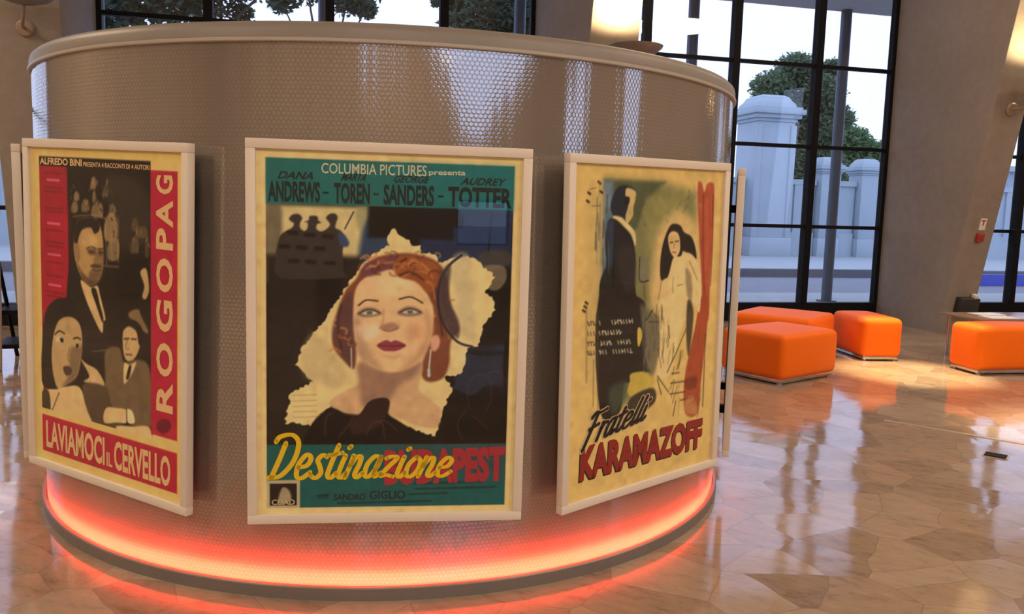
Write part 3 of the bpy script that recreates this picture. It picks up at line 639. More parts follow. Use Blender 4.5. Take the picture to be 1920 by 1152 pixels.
  (6, (50, 36, 24), 4, 1, 1, [670,543,698,541]),
  (6, (84, 56, 38), 4, 1, 1, [637,590,670,588]),
  (4, (120, 86, 54), 4, 1, 1, [646,547,635,571,654,573]),
  (0, (214, 170, 108), 5, 1, 1, [625,618,657,618,697,606,673,640,624,676]),
  (0, (40, 30, 22), 4, 1, 1, [653,623,669,621,653,657,636,659]),
  (4, (110, 82, 54), 5, 1, 1, [576,581,433,603]),
  (0, (214, 166, 106), 4, 1, 1, [493,787,515,760,573,753,639,752,639,787,573,796,505,807]),
  (0, (226, 186, 126), 4, 1, 1, [639,750,672,750,687,780,647,786]),
  (5, (40, 30, 22), 3, 1, 1, [638,752,640,787]),
  (0, (214, 166, 106), 5, 1, 1, [572,808,671,794,775,784,774,842,622,829]),
  (0, (226, 168, 92), 1, 1, 0, [75,815,930,815,930,835,75,835]),
  (0, (226, 168, 92), 1, 0, 0, [781,300,930,300,930,370,781,370]),
  (0, (172, 28, 48), 2, 1, 0, [783,74,932,74,932,800,783,800]),
  (0, (100, 22, 34), 5, 0.9, 1, [821,762,860,747,894,752,890,775,852,790,817,782]),
  (0, (172, 30, 46), 2, 1, 0, [78,834,932,834,932,950,78,950]),
  (9, (214, 110, 120), 4, 0.8, 0, [145,118,225,118]),
  (8, (110, 16, 26), 4, 0.7, 0, [130,98,245,98]),
  (8, (110, 16, 26), 4, 0.7, 0, [130,140,245,140]),
  (8, (110, 16, 26), 4, 0.7, 0, [130,152,245,152]),
  (8, (110, 16, 26), 4, 0.7, 0, [130,200,245,200]),
  (8, (110, 16, 26), 4, 0.7, 0, [130,210,245,210]),
  (9, (214, 110, 120), 4, 0.8, 0, [145,245,225,245]),
  (8, (110, 16, 26), 4, 0.7, 0, [130,265,245,265]),
  (8, (110, 16, 26), 4, 0.7, 0, [130,300,245,300]),
  (8, (110, 16, 26), 4, 0.7, 0, [130,312,245,312]),
  (9, (214, 110, 120), 4, 0.8, 0, [145,337,225,337]),
  (8, (110, 16, 26), 4, 0.7, 0, [130,360,245,360]),
  (8, (110, 16, 26), 4, 0.7, 0, [130,400,245,400]),
  (9, (214, 110, 120), 4, 0.8, 0, [145,428,225,428]),
  (8, (110, 16, 26), 4, 0.7, 0, [130,450,245,450]),
  (8, (110, 16, 26), 4, 0.7, 0, [130,462,245,462]),
  (0, (226, 168, 92), 1, 1, 0, [-50,-50,80,-50,80,1050,-50,1050]),
  (0, (226, 168, 92), 1, 1, 0, [933,-50,1050,-50,1050,1050,933,1050]),
  (0, (226, 168, 92), 1, 1, 0, [-50,-50,1050,-50,1050,50,-50,50]),
  (0, (226, 168, 92), 1, 1, 0, [-50,950,1050,950,1050,1050,-50,1050]),
  (0, (226, 168, 92), 1, 1, 0, [80,817,940,817,940,834,80,834]),
 ],
 1: [
  (0, (206, 160, 88), 1, 1, 0, [-50,-50,1050,-50,1050,1050,-50,1050]),
  (0, (116, 104, 62), 40, 0.95, 0, [200,65,550,66,780,100,780,300,600,450,500,700,250,740,190,450]),
  (0, (74, 72, 46), 14, 0.9, 0, [200,66,570,66,450,120,400,200,200,300]),
  (0, (140, 122, 66), 40, 0.8, 0, [450,120,700,90,760,200,600,260,470,330]),
  (0, (110, 122, 132), 18, 0.8, 0, [200,70,250,70,250,360,200,360]),
  (0, (186, 146, 84), 20, 0.6, 0, [120,100,200,100,200,600,120,620]),
  (0, (206, 160, 94), 36, 0.95, 1, [507,295,550,196,652,152,765,184,832,282,832,474,520,456]),
  (0, (168, 74, 46), 6, 1, 1, [782,77,809,64,831,93,848,68,886,63,904,92,908,262,902,391,904,500,854,497,843,388,806,218]),
  (7, (110, 34, 26), 6, 0.7, 1, [827,101,839,261,867,432]),
  (5, (70, 34, 26), 5, 0.7, 1, [895,101,908,262,907,391]),
  (6, (190, 96, 66), 8, 0.7, 1, [853,114,873,304]),
  (0, (158, 66, 36), 6, 1, 1, [840,428,893,431,895,528,869,704,852,806,765,796,747,700,772,609,807,523]),
  (6, (60, 34, 24), 5, 0.8, 1, [888,548,890,786]),
  (0, (36, 38, 42), 5, 1, 1, [239,137,253,108,282,85,329,80,377,91,391,114,373,137,367,167,344,187,280,175,248,160]),
  (0, (190, 150, 88), 5, 1, 1, [329,88,378,95,387,114,373,141,371,167,337,190,327,167,341,137,323,111]),
  (0, (30, 26, 24), 4, 1, 1, [315,114,347,114,344,133,321,137]),
  (0, (206, 172, 110), 5, 1, 1, [257,167,304,171,336,186,387,214,393,253,372,237,321,202,265,182]),
  (0, (38, 33, 30), 5, 1, 1, [227,182,265,175,313,194,371,229,396,292,398,370,439,472,464,575,436,654,209,632,196,476,189,362,219,306,215,234]),
  (0, (50, 58, 72), 14, 0.8, 1, [220,197,258,186,265,288,235,310]),
  (5, (18, 16, 16), 5, 0.8, 1, [267,213,267,319,270,377]),
  (0, (60, 46, 24), 12, 0.8, 1, [194,385,255,387,308,464,198,461]),
  (0, (56, 44, 38), 18, 0.7, 1, [286,266,382,268,398,370,334,383]),
  (0, (38, 31, 26), 5, 1, 1, [189,397,436,409,471,483,480,593,515,640,392,629,351,668,327,745,212,725]),
  (0, (66, 70, 52), 20, 0.8, 1, [264,667,365,655,354,712,291,741]),
  (0, (196, 156, 64), 4, 1, 1, [424,501,442,499,455,522,439,553,427,545]),
  (0, (186, 148, 60), 5, 1, 1, [393,633,483,635,532,657,526,686,457,694,398,702,374,685,387,657]),
  (0, (48, 40, 32), 8, 0.9, 1, [398,706,534,690,554,734,462,761,372,758]),
  (0, (120, 104, 76), 6, 0.9, 1, [422,288,473,290,478,358,427,356]),
  (5, (40, 34, 26), 3, 1, 1, [422,288,427,356,482,358]),
  (5, (70, 58, 42), 5, 0.7, 1, [502,451,565,479]),
  (5, (70, 58, 42), 5, 0.7, 1, [580,439,586,468]),
  (5, (70, 58, 42), 5, 0.7, 1, [454,373,467,433]),
  (0, (104, 88, 66), 14, 0.8, 1, [437,430,500,455,581,497,572,571,531,649,482,615,459,518]),
  (5, (40, 34, 28), 4, 1, 1, [478,476,515,449]),
  (4, (60, 50, 40), 4, 1, 1, [494,484,581,489]),
  (0, (40, 32, 26), 5, 1, 1, [552,320,560,264,587,216,620,192,674,196,703,217,751,230,782,260,796,302,748,292,700,275,684,307,608,354,564,361]),
  (0, (206, 160, 98), 4, 1, 1, [597,232,622,214,663,221,679,250,677,278,647,294,614,273]),
  (5, (46, 34, 26), 3, 1, 1, [612,248,629,247]),
  (5, (46, 34, 26), 3, 1, 1, [647,245,668,244]),
  (5, (120, 56, 44), 3, 1, 1, [632,277,653,279]),
  (3, (130, 96, 60), 3, 1, 1, [641,249,637,265]),
  (0, (214, 172, 108), 5, 1, 1, [638,294,683,291,718,279,776,293,823,336,840,410,832,474,770,428,767,492,592,482,613,412,592,378,615,338]),
  (0, (206, 162, 100), 5, 1, 1, [573,361,608,358,603,399,554,450,566,377]),
  (0, (120, 98, 70), 10, 0.7, 1, [724,333,763,351,778,411,765,470,740,409]),
  (4, (96, 74, 52), 4, 0.7, 1, [644,355,641,380,650,443]),
  (4, (96, 74, 52), 4, 0.7, 1, [673,381,709,379]),
  (4, (96, 74, 52), 4, 0.7, 1, [749,309,812,370]),
  (4, (96, 74, 52), 4, 0.7, 1, [564,365,551,417]),
  (0, (214, 172, 108), 6, 1, 1, [574,415,754,424,713,517,672,609,644,659,563,656,571,563]),
  (0, (46, 36, 28), 8, 0.8, 1, [747,431,793,472,772,609,748,538]),
  (6, (58, 46, 34), 4, 0.8, 1, [747,519,694,580,627,650]),
  (6, (58, 46, 34), 4, 0.8, 1, [563,656,640,713]),
  (6, (58, 46, 34), 4, 0.8, 1, [660,657,709,658]),
  (6, (58, 46, 34), 4, 0.8, 1, [654,687,824,692]),
  (6, (58, 46, 34), 4, 0.8, 1, [649,721,758,725]),
  (6, (58, 46, 34), 4, 0.8, 1, [726,749,803,749]),
  (6, (58, 46, 34), 4, 0.8, 1, [564,667,592,715]),
  (6, (58, 46, 34), 4, 0.8, 1, [693,749,680,794]),
  (6, (58, 46, 34), 4, 0.8, 1, [622,503,633,541]),
  (0, (110, 40, 28), 8, 0.7, 1, [754,685,831,681,835,717,766,718]),
  (0, (196, 150, 84), 14, 0.5, 1, [852,806,765,796,757,756,820,747]),
  (10, (40, 30, 24), 3, 0.9, 1, [106,125,118,129]),
  (10, (40, 30, 24), 3, 0.9, 1, [112,103,124,107]),
  (10, (40, 30, 24), 3, 0.9, 1, [166,73,178,78]),
  (10, (40, 30, 24), 3, 0.9, 1, [178,99,190,103]),
  (10, (40, 30, 24), 3, 0.9, 1, [108,416,120,421]),
  (10, (40, 30, 24), 3, 0.9, 1, [101,427,113,432]),
  (10, (40, 30, 24), 3, 0.9, 1, [114,405,126,410]),
  (3, (80, 60, 44), 3, 0.8, 1, [121,94,154,90]),
  (3, (80, 60, 44), 3, 0.8, 1, [138,140,179,138]),
  (3.03861, (44, 38, 32), 5, 0.5, 1, [513,498,509,548]),
  (3.24537, (44, 38, 32), 5, 0.5, 1, [577,446,581,489]),
  (4.01057, (70, 60, 44), 5, 0.5, 1, [476,604,489,641]),
  (7.64526, (44, 38, 32), 5, 0.5, 1, [461,519,473,562]),
  (4.34581, (44, 38, 32), 5, 0.5, 1, [573,601,584,631]),
  (5.04996, (70, 60, 44), 5, 0.5, 1, [587,580,599,617]),
  (5.2729, (44, 38, 32), 5, 0.5, 1, [480,593,490,618]),
  (8.78408, (70, 60, 44), 5, 0.5, 1, [461,469,470,519]),
  (3.04952, (70, 60, 44), 5, 0.5, 1, [463,533,474,563]),
  (6.22553, (120, 106, 72), 5, 0.5, 1, [470,598,473,640]),
  (6.4788, (120, 106, 72), 5, 0.5, 1, [507,502,512,527]),
  (7.09935, (120, 106, 72), 5, 0.5, 1, [594,570,586,601]),
  (8.21196, (44, 38, 32), 5, 0.5, 1, [563,571,567,595]),
  (5.19568, (70, 60, 44), 5, 0.5, 1, [588,476,592,500]),
  (4.26018, (120, 106, 72), 5, 0.5, 1, [572,451,584,486]),
  (4.97227, (44, 38, 32), 5, 0.5, 1, [599,542,592,591]),
  (4.84292, (150, 128, 84), 5, 0.5, 1, [457,466,456,514]),
  (7.8453, (44, 38, 32), 5, 0.5, 1, [464,572,457,619]),
  (6.88712, (70, 60, 44), 5, 0.5, 1, [501,574,504,599]),
  (5.21616, (150, 128, 84), 5, 0.5, 1, [592,508,594,559]),
  (8.85155, (120, 106, 72), 5, 0.5, 1, [475,584,472,608]),
  (3.29296, (44, 38, 32), 5, 0.5, 1, [479,456,473,482]),
  (5.12719, (120, 106, 72), 5, 0.5, 1, [474,498,481,552]),
  (4.77606, (70, 60, 44), 5, 0.5, 1, [514,480,528,527]),
  (5.29801, (120, 106, 72), 5, 0.5, 1, [453,509,461,556]),
  (5.09323, (70, 60, 44), 5, 0.5, 1, [543,481,548,523]),
  (3.97335, (120, 106, 72), 5, 0.5, 1, [481,449,491,499]),
  (6.27304, (70, 60, 44), 5, 0.5, 1, [572,469,575,511]),
  (8.64772, (70, 60, 44), 5, 0.5, 1, [470,516,483,556]),
  (6.16195, (70, 60, 44), 5, 0.5, 1, [535,540,536,572]),
  (4.34575, (120, 106, 72), 5, 0.5, 1, [581,541,594,566]),
  (6.82057, (70, 60, 44), 5, 0.5, 1, [462,556,464,594]),
  (5.22738, (44, 38, 32), 5, 0.5, 1, [541,434,539,471]),
  (7.06834, (44, 38, 32), 5, 0.5, 1, [572,437,578,480]),
  (3.42206, (90, 70, 46), 5, 0.5, 1, [752,534,756,587]),
  (6.87787, (60, 48, 36), 5, 0.5, 1, [706,624,690,646]),
  (3.7429, (60, 48, 36), 5, 0.5, 1, [640,583,628,622]),
  (4.15658, (90, 70, 46), 5, 0.5, 1, [868,726,868,764]),
  (7.69065, (90, 70, 46), 5, 0.5, 1, [662,561,661,588]),
  (4.84744, (150, 116, 70), 5, 0.5, 1, [716,689,704,731]),
  (3.07741, (60, 48, 36), 5, 0.5, 1, [632,509,612,555]),
  (3.28902, (60, 48, 36), 5, 0.5, 1, [837,526,839,581]),
  (6.40596, (90, 70, 46), 5, 0.5, 1, [731,589,706,634]),
  (7.50875, (90, 70, 46), 5, 0.5, 1, [700,702,672,752]),
  (4.58839, (90, 70, 46), 5, 0.5, 1, [842,745,811,769]),
  (7.46233, (60, 48, 36), 5, 0.5, 1, [717,589,703,645]),
  (5.84219, (60, 48, 36), 5, 0.5, 1, [667,575,656,620]),
  (4.58757, (90, 70, 46), 5, 0.5, 1, [710,590,710,617]),
  (6.12686, (60, 48, 36), 5, 0.5, 1, [672,678,653,704]),
  (6.3512, (60, 48, 36), 5, 0.5, 1, [868,758,853,818]),
  (5.7623, (60, 48, 36), 5, 0.5, 1, [674,638,665,661]),
  (5.51174, (60, 48, 36), 5, 0.5, 1, [681,682,661,734]),
  (3.05402, (60, 48, 36), 5, 0.5, 1, [788,586,772,611]),
  (7.12033, (60, 48, 36), 5, 0.5, 1, [627,542,624,568]),
  (3.67422, (150, 116, 70), 5, 0.5, 1, [774,611,748,652]),
  (5.83657, (150, 116, 70), 5, 0.5, 1, [717,739,716,798]),
  (8.3252, (34, 34, 36), 5, 0.45, 1, [219,109,218,155]),
  (7.52781, (34, 34, 36), 5, 0.45, 1, [203,258,210,336]),
  (4.07452, (120, 112, 96), 5, 0.45, 1, [183,182,187,264]),
  (8.57324, (60, 66, 72), 5, 0.45, 1, [219,146,224,204]),
  (5.72072, (34, 34, 36), 5, 0.45, 1, [207,187,217,256]),
  (4.21691, (96, 90, 70), 5, 0.45, 1, [177,188,184,229]),
  (5.12907, (34, 34, 36), 5, 0.45, 1, [161,190,159,260]),
  (6.79287, (120, 112, 96), 5, 0.45, 1, [168,244,170,299]),
  (5.12781, (120, 112, 96), 5, 0.45, 1, [210,269,218,304]),
  (8.5972, (34, 34, 36), 5, 0.45, 1, [229,281,229,339]),
  (8.12322, (120, 112, 96), 5, 0.45, 1, [221,282,219,315]),
  (5.37356, (60, 66, 72), 5, 0.45, 1, [211,144,217,191]),
  (3.2515, (120, 112, 96), 5, 0.45, 1, [196,239,200,320]),
  (7.77227, (96, 90, 70), 5, 0.45, 1, [234,262,240,326]),
  (5.27549, (96, 90, 70), 5, 0.45, 1, [233,242,241,280]),
  (6.99383, (60, 66, 72), 5, 0.45, 1, [169,160,177,233]),
  (7.63223, (34, 34, 36), 5, 0.45, 1, [201,178,201,227]),
  (5.78072, (60, 66, 72), 5, 0.45, 1, [210,287,217,351]),
  (4.86259, (120, 112, 96), 5, 0.45, 1, [170,75,172,111]),
  (8.65874, (34, 34, 36), 5, 0.45, 1, [162,214,164,258]),
  (7.45092, (120, 112, 96), 5, 0.45, 1, [191,268,194,300]),
  (5.63207, (34, 34, 36), 5, 0.45, 1, [163,117,164,191]),
  (7.25262, (120, 112, 96), 5, 0.45, 1, [208,223,207,290]),
  (5.18455, (120, 112, 96), 5, 0.45, 1, [165,194,169,267]),
  (3.20472, (34, 34, 36), 5, 0.45, 1, [231,146,236,223]),
  (5.54295, (60, 66, 72), 5, 0.45, 1, [179,133,183,214]),
  (10.1281, (80, 76, 46), 9, 0.4, 1, [383,114,406,134]),
  (15.5337, (140, 120, 66), 9, 0.4, 1, [538,80,586,95]),
  (10.945, (80, 76, 46), 9, 0.4, 1, [383,88,406,102]),
  (15.5686, (160, 136, 78), 9, 0.4, 1, [534,116,582,143]),
  (7.18842, (96, 90, 52), 9, 0.4, 1, [424,78,404,86]),
  (15.6931, (140, 120, 66), 9, 0.4, 1, [441,141,430,154]),
  (14.6, (160, 136, 78), 9, 0.4, 1, [761,78,765,92]),
  (10.747, (80, 76, 46), 9, 0.4, 1, [725,92,724,114]),
  (11.3156, (160, 136, 78), 9, 0.4, 1, [769,127,811,137]),
  (9.37186, (160, 136, 78), 9, 0.4, 1, [694,80,724,104]),
  (10.8874, (160, 136, 78), 9, 0.4, 1, [429,178,442,205]),
  (8.84874, (96, 90, 52), 9, 0.4, 1, [581,177,590,185]),
  (8.75511, (80, 76, 46), 9, 0.4, 1, [716,135,693,155]),
  (9.72505, (140, 120, 66), 9, 0.4, 1, [566,121,570,145]),
  (10.7709, (80, 76, 46), 9, 0.4, 1, [429,181,449,195]),
  (9.00369, (96, 90, 52), 9, 0.4, 1, [744,102,701,122]),
  (10.5157, (160, 136, 78), 9, 0.4, 1, [610,162,566,178]),
  (14.8287, (96, 90, 52), 9, 0.4, 1, [538,78,510,102]),
  (10.8186, (80, 76, 46), 9, 0.4, 1, [395,158,432,172]),
  (8.66205, (96, 90, 52), 9, 0.4, 1, [679,121,646,146]),
  (7, (92, 74, 44), 6, 0.5, 1, [120,421,132,633]),
  (7, (92, 74, 44), 6, 0.5, 1, [169,574,173,707]),
  (7, (92, 74, 44), 6, 0.5, 1, [184,431,201,720]),
  (4.5, (60, 46, 34), 3, 0.85, 0, [129,461,135,472]),
  (4.5, (60, 46, 34), 3, 0.85, 0, [129,462,141,472]),
  (4.5, (60, 46, 34), 3, 0.85, 0, [145,462,151,472]),
  (4.5, (60, 46, 34), 3, 0.85, 0, [145,462,157,463]),
  (4.5, (60, 46, 34), 3, 0.85, 0, [161,462,167,473]),
  (4.5, (60, 46, 34), 3, 0.85, 0, [161,468,174,473]),
  (4.5, (60, 46, 34), 3, 0.85, 0, [177,463,183,473]),
  (4.5, (216, 188, 140), 3, 0.85, 0, [194,463,200,474]),
  (4.5, (216, 188, 140), 3, 0.85, 0, [266,465,272,476]),
  (4.5, (216, 188, 140), 3, 0.85, 0, [283,466,289,477]),
  (4.5, (216, 188, 140), 3, 0.85, 0, [283,477,296,472]),
  (4.5, (216, 188, 140), 3, 0.85, 0, [300,467,306,477]),
  (4.5, (216, 188, 140), 3, 0.85, 0, [300,467,313,468]),
  (4.5, (216, 188, 140), 3, 0.85, 0, [317,467,323,478]),
  (4.5, (216, 188, 140), 3, 0.85, 0, [317,467,330,478]),
  (4.5, (216, 188, 140), 3, 0.85, 0, [334,468,341,479]),
  (4.5, (216, 188, 140), 3, 0.85, 0, [351,468,358,479]),
  (4.5, (216, 188, 140), 3, 0.85, 0, [369,469,376,480]),
  (4.5, (216, 188, 140), 3, 0.85, 0, [369,474,383,475]),
  (4.5, (216, 188, 140), 3, 0.85, 0, [387,469,393,480]),
  (4.5, (60, 46, 34), 3, 0.85, 0, [130,490,136,501]),
  (4.5, (60, 46, 34), 3, 0.85, 0, [146,491,152,501]),
  (4.5, (60, 46, 34), 3, 0.85, 0, [163,491,169,502]),
  (4.5, (60, 46, 34), 3, 0.85, 0, [179,492,185,503]),
  (4.5, (60, 46, 34), 3, 0.85, 0, [179,502,192,498]),
  (4.5, (216, 188, 140), 3, 0.85, 0, [195,493,201,503]),
  (4.5, (216, 188, 140), 3, 0.85, 0, [212,493,218,504]),
  (4.5, (216, 188, 140), 3, 0.85, 0, [212,494,224,494]),
  (4.5, (216, 188, 140), 3, 0.85, 0, [228,494,235,505]),
  (4.5, (216, 188, 140), 3, 0.85, 0, [228,494,242,505]),
  (4.5, (216, 188, 140), 3, 0.85, 0, [245,494,251,505]),
  (4.5, (216, 188, 140), 3, 0.85, 0, [262,495,268,506]),
  (4.5, (216, 188, 140), 3, 0.85, 0, [262,501,275,506]),
  (4.5, (216, 188, 140), 3, 0.85, 0, [279,496,285,507]),
  (4.5, (216, 188, 140), 3, 0.85, 0, [296,496,302,507]),
  (4.5, (216, 188, 140), 3, 0.85, 0, [297,507,309,498]),
  (4.5, (216, 188, 140), 3, 0.85, 0, [313,497,320,508]),
  (4.5, (216, 188, 140), 3, 0.85, 0, [314,508,326,503]),
  (4.5, (60, 46, 34), 3, 0.85, 0, [132,519,138,530]),
  (4.5, (60, 46, 34), 3, 0.85, 0, [132,520,144,520]),
  (4.5, (60, 46, 34), 3, 0.85, 0, [148,520,154,531]),
  (4.5, (60, 46, 34), 3, 0.85, 0, [148,520,160,521]),
  (4.5, (60, 46, 34), 3, 0.85, 0, [164,521,170,531]),
  (4.5, (60, 46, 34), 3, 0.85, 0, [165,531,177,527]),
  (4.5, (216, 188, 140), 3, 0.85, 0, [207,522,213,533]),
  (4.5, (216, 188, 140), 3, 0.85, 0, [207,533,219,529]),
  (4.5, (216, 188, 140), 3, 0.85, 0, [223,523,229,534]),
  (4.5, (216, 188, 140), 3, 0.85, 0, [240,524,246,535]),
  (4.5, (216, 188, 140), 3, 0.85, 0, [241,534,253,525]),
  (4.5, (216, 188, 140), 3, 0.85, 0, [257,525,263,536]),
  (4.5, (216, 188, 140), 3, 0.85, 0, [257,525,270,536]),
  (4.5, (216, 188, 140), 3, 0.85, 0, [305,527,312,538]),
  (4.5, (216, 188, 140), 3, 0.85, 0, [322,527,329,539]),
  (4.5, (216, 188, 140), 3, 0.85, 0, [323,533,336,534]),
  (4.5, (216, 188, 140), 3, 0.85, 0, [340,528,346,539]),
  (4.5, (216, 188, 140), 3, 0.85, 0, [357,529,364,540]),
  (4.5, (216, 188, 140), 3, 0.85, 0, [358,540,370,530]),
  (4.5, (216, 188, 140), 3, 0.85, 0, [375,530,381,541]),
  (4.5, (60, 46, 34), 3, 0.85, 0, [133,545,139,556]),
  (4.5, (60, 46, 34), 3, 0.85, 0, [133,545,146,556]),
  (4.5, (60, 46, 34), 3, 0.85, 0, [150,546,156,557]),
  (4.5, (60, 46, 34), 3, 0.85, 0, [150,556,162,557]),
  (4.5, (60, 46, 34), 3, 0.85, 0, [166,547,172,557]),
  (4.5, (60, 46, 34), 3, 0.85, 0, [182,547,188,558]),
  (4.5, (60, 46, 34), 3, 0.85, 0, [182,548,195,554]),
  (4.5, (216, 188, 140), 3, 0.85, 0, [201,548,207,559]),
  (4.5, (216, 188, 140), 3, 0.85, 0, [201,549,214,555]),
  (4.5, (216, 188, 140), 3, 0.85, 0, [218,549,224,560]),
  (4.5, (216, 188, 140), 3, 0.85, 0, [235,550,241,561]),
  (4.5, (216, 188, 140), 3, 0.85, 0, [278,552,285,563]),
  (4.5, (216, 188, 140), 3, 0.85, 0, [295,553,302,564]),
  (4.5, (216, 188, 140), 3, 0.85, 0, [313,554,319,565]),
  (4.5, (216, 188, 140), 3, 0.85, 0, [330,554,336,566]),
  (4.5, (216, 188, 140), 3, 0.85, 0, [330,560,343,561]),
  (4.5, (216, 188, 140), 3, 0.85, 0, [347,555,354,566]),
  (4.5, (216, 188, 140), 3, 0.85, 0, [365,556,372,567]),
  (4.5, (216, 188, 140), 3, 0.85, 0, [383,557,389,568]),
  (4.5, (216, 188, 140), 3, 0.85, 0, [383,568,397,569]),
 ],
}

# ------------------------------------------------------------------ the setting
W0 = Vector((5.65, 13.03, 0)); DV = Vector((math.cos(rad(14)), math.sin(rad(14)), 0)); FN = Vector((DV.y, -DV.x, 0))
def LT(c): return W0 + DV * c.x + FN * c.y + Vector((0, 0, c.z))          # along the window wall, into the room, up
RH = 6.5
def struct(name, bm, m, parent=None, smooth=None):
    o = obj(name, bm, m, parent, smooth)
    if parent is None: o['kind'] = 'structure'
    return o
XL, XR, YB = -13.0, 15.0, -8.0
YL = W0.y + (XL - W0.x) * math.tan(rad(14)); YR = W0.y + (XR - W0.x) * math.tan(rad(14))
SL = (XL - W0.x) / DV.x; SR = (XR - W0.x) / DV.x
def slab(name, z0, z1, m):
    bm = BM(); cs = [(XL, YB), (XR, YB), (XR, YR), (XL, YL)]
    lo = [bm.verts.new((x, y, z0)) for x, y in cs]; hi = [bm.verts.new((x, y, z1)) for x, y in cs]
    bm.faces.new(lo[::-1]); bm.faces.new(hi)
    for i in range(4): bm.faces.new((lo[i], lo[(i + 1) % 4], hi[(i + 1) % 4], hi[i]))
    return struct(name, bm, m)
slab('floor', -0.2, 0.0, MAT['floor']); slab('ceiling', RH, RH + 0.2, MAT['plaster'])

def holed_wall(name, T, L, H, holes, thick, m):
    """plane wall in (a, z) with polygon openings and real reveals"""
    bm = BM(); loops = [[(0, 0), (L, 0), (L, H), (0, H)]] + holes
    for y in (0, thick):
        edges = []
        for lp in loops:
            vs = [bm.verts.new((a, y, z)) for a, z in lp]
            edges += [bm.edges.new((vs[i], vs[(i + 1) % len(vs)])) for i in range(len(vs))]
        bmesh.ops.triangle_fill(bm, use_beauty=True, use_dissolve=False, edges=edges)
    for lp in loops:
        for i in range(len(lp)):
            p, q = lp[i], lp[(i + 1) % len(lp)]
            vs = [bm.verts.new((p[0], 0, p[1])), bm.verts.new((q[0], 0, q[1])), bm.verts.new((q[0], thick, q[1])), bm.verts.new((p[0], thick, p[1]))]
            bm.faces.new(vs)
    bmesh.ops.remove_doubles(bm, verts=bm.verts, dist=1e-4)
    for v in bm.verts: v.co = T(v.co)
    return struct(name, bm, m)
back_holes = [[(13.6, 6.0), (16.3, 4.35), (18.6, 2.85), (20.2, 2.85), (21.6, 3.6), (25.2, 5.1), (26.9, 5.9)],
              [(11.75, 3.55), (12.38, 3.55), (12.38, 6.0), (11.75, 6.0)], [(13.45, 3.6), (13.8, 3.6), (13.6, 5.6), (13.5, 5.6)],
              [(14.95, 0.9), (15.9, 0.9), (15.9, 1.7), (14.95, 1.7)]]
holed_wall('wall_back', lambda c: Vector((XL + c.x, YB - c.y, c.z)), XR - XL, RH, back_holes, 0.25, MAT['wall'])
# side walls: long glazed slots between the concrete
right_holes = [[(2.6, 2.3), (4.2, 2.3), (4.7, 5.6), (3.5, 5.6)], [(8.9, 1.2), (10.0, 1.2), (10.4, 5.6), (9.3, 5.6)]]
holed_wall('wall_right', lambda c: Vector((XR + c.y, YB + c.x, c.z)), YR - YB, RH, right_holes, 0.25, MAT['wall'])
left_holes = []
holed_wall('wall_left', lambda c: Vector((XL - c.y, YB + c.x, c.z)), YL - YB, RH, left_holes, 0.25, MAT['wall'])
def pane_in(parent, name, T, lp, y):
    bm = BM(); fr = [bm.verts.new(T(Vector((a, y, z)))) for a, z in lp]; bk = [bm.verts.new(T(Vector((a, y + 0.012, z)))) for a, z in lp]
    bm.faces.new(fr); bm.faces.new(bk[::-1])
    for i in range(len(lp)): bm.faces.new((fr[i], bk[i], bk[(i + 1) % len(lp)], fr[(i + 1) % len(lp)]))
    obj('pane', bm, MAT['pane'], parent)
def rear_window(idx, T, lp):
    e = empty('window_%d' % idx, kind='structure')
    pane_in(e, 'pane', T, lp, 0.11)
    bm = BM(); n = len(lp)
    for i in range(n):
        a, b = Vector((lp[i][0], 0.12, lp[i][1])), Vector((lp[(i + 1) % n][0], 0.12, lp[(i + 1) % n][1]))
        tube(bm, [T(a), T(b)], 0.04, 4)
    obj('window_frame', bm, MAT['black'], e); return e
wi = 5
for T, hs in ((lambda c: Vector((XL + c.x, YB - c.y, c.z)), back_holes), (lambda c: Vector((XR + c.y, YB + c.x, c.z)), right_holes), (lambda c: Vector((XL - c.y, YB + c.x, c.z)), left_holes)):
    for lp in hs: rear_window(wi, T, lp); wi += 1

# slanted concrete pillars of the window wall
def pillar(s0, s1, base, lean):
    bm = BM(); v = []
    for z in (0, RH):
        for s, n in ((s0, -0.15), (s1, -0.15), (s1, base + lean * z), (s0, base + lean * z)): v.append(bm.verts.new(LT(Vector((s, n, z)))))
    for q in ((0, 1, 2, 3), (4, 5, 6, 7), (0, 1, 5, 4), (1, 2, 6, 5), (2, 3, 7, 6), (3, 0, 4, 7)): bm.faces.new([v[i] for i in q])
    bmesh.ops.recalc_face_normals(bm, faces=bm.faces)
    es = [e for e in bm.edges if abs(e.verts[0].co.z - e.verts[1].co.z) > 1]
    bmesh.ops.bevel(bm, geom=es, offset=0.018, segments=2, profile=0.5, affect='EDGES')
    return struct('concrete_pillar', bm, MAT['concrete'], smooth=40)
pillar(0.0, 0.50, 1.39, 0.205); pillar(-5.62, -5.05, 1.65, 0.20); pillar(-11.74, -11.03, 0.90, 0.20)
pillar(5.6, 6.1, 1.4, 0.2); pillar(-17.2, -16.6, 0.9, 0.2)

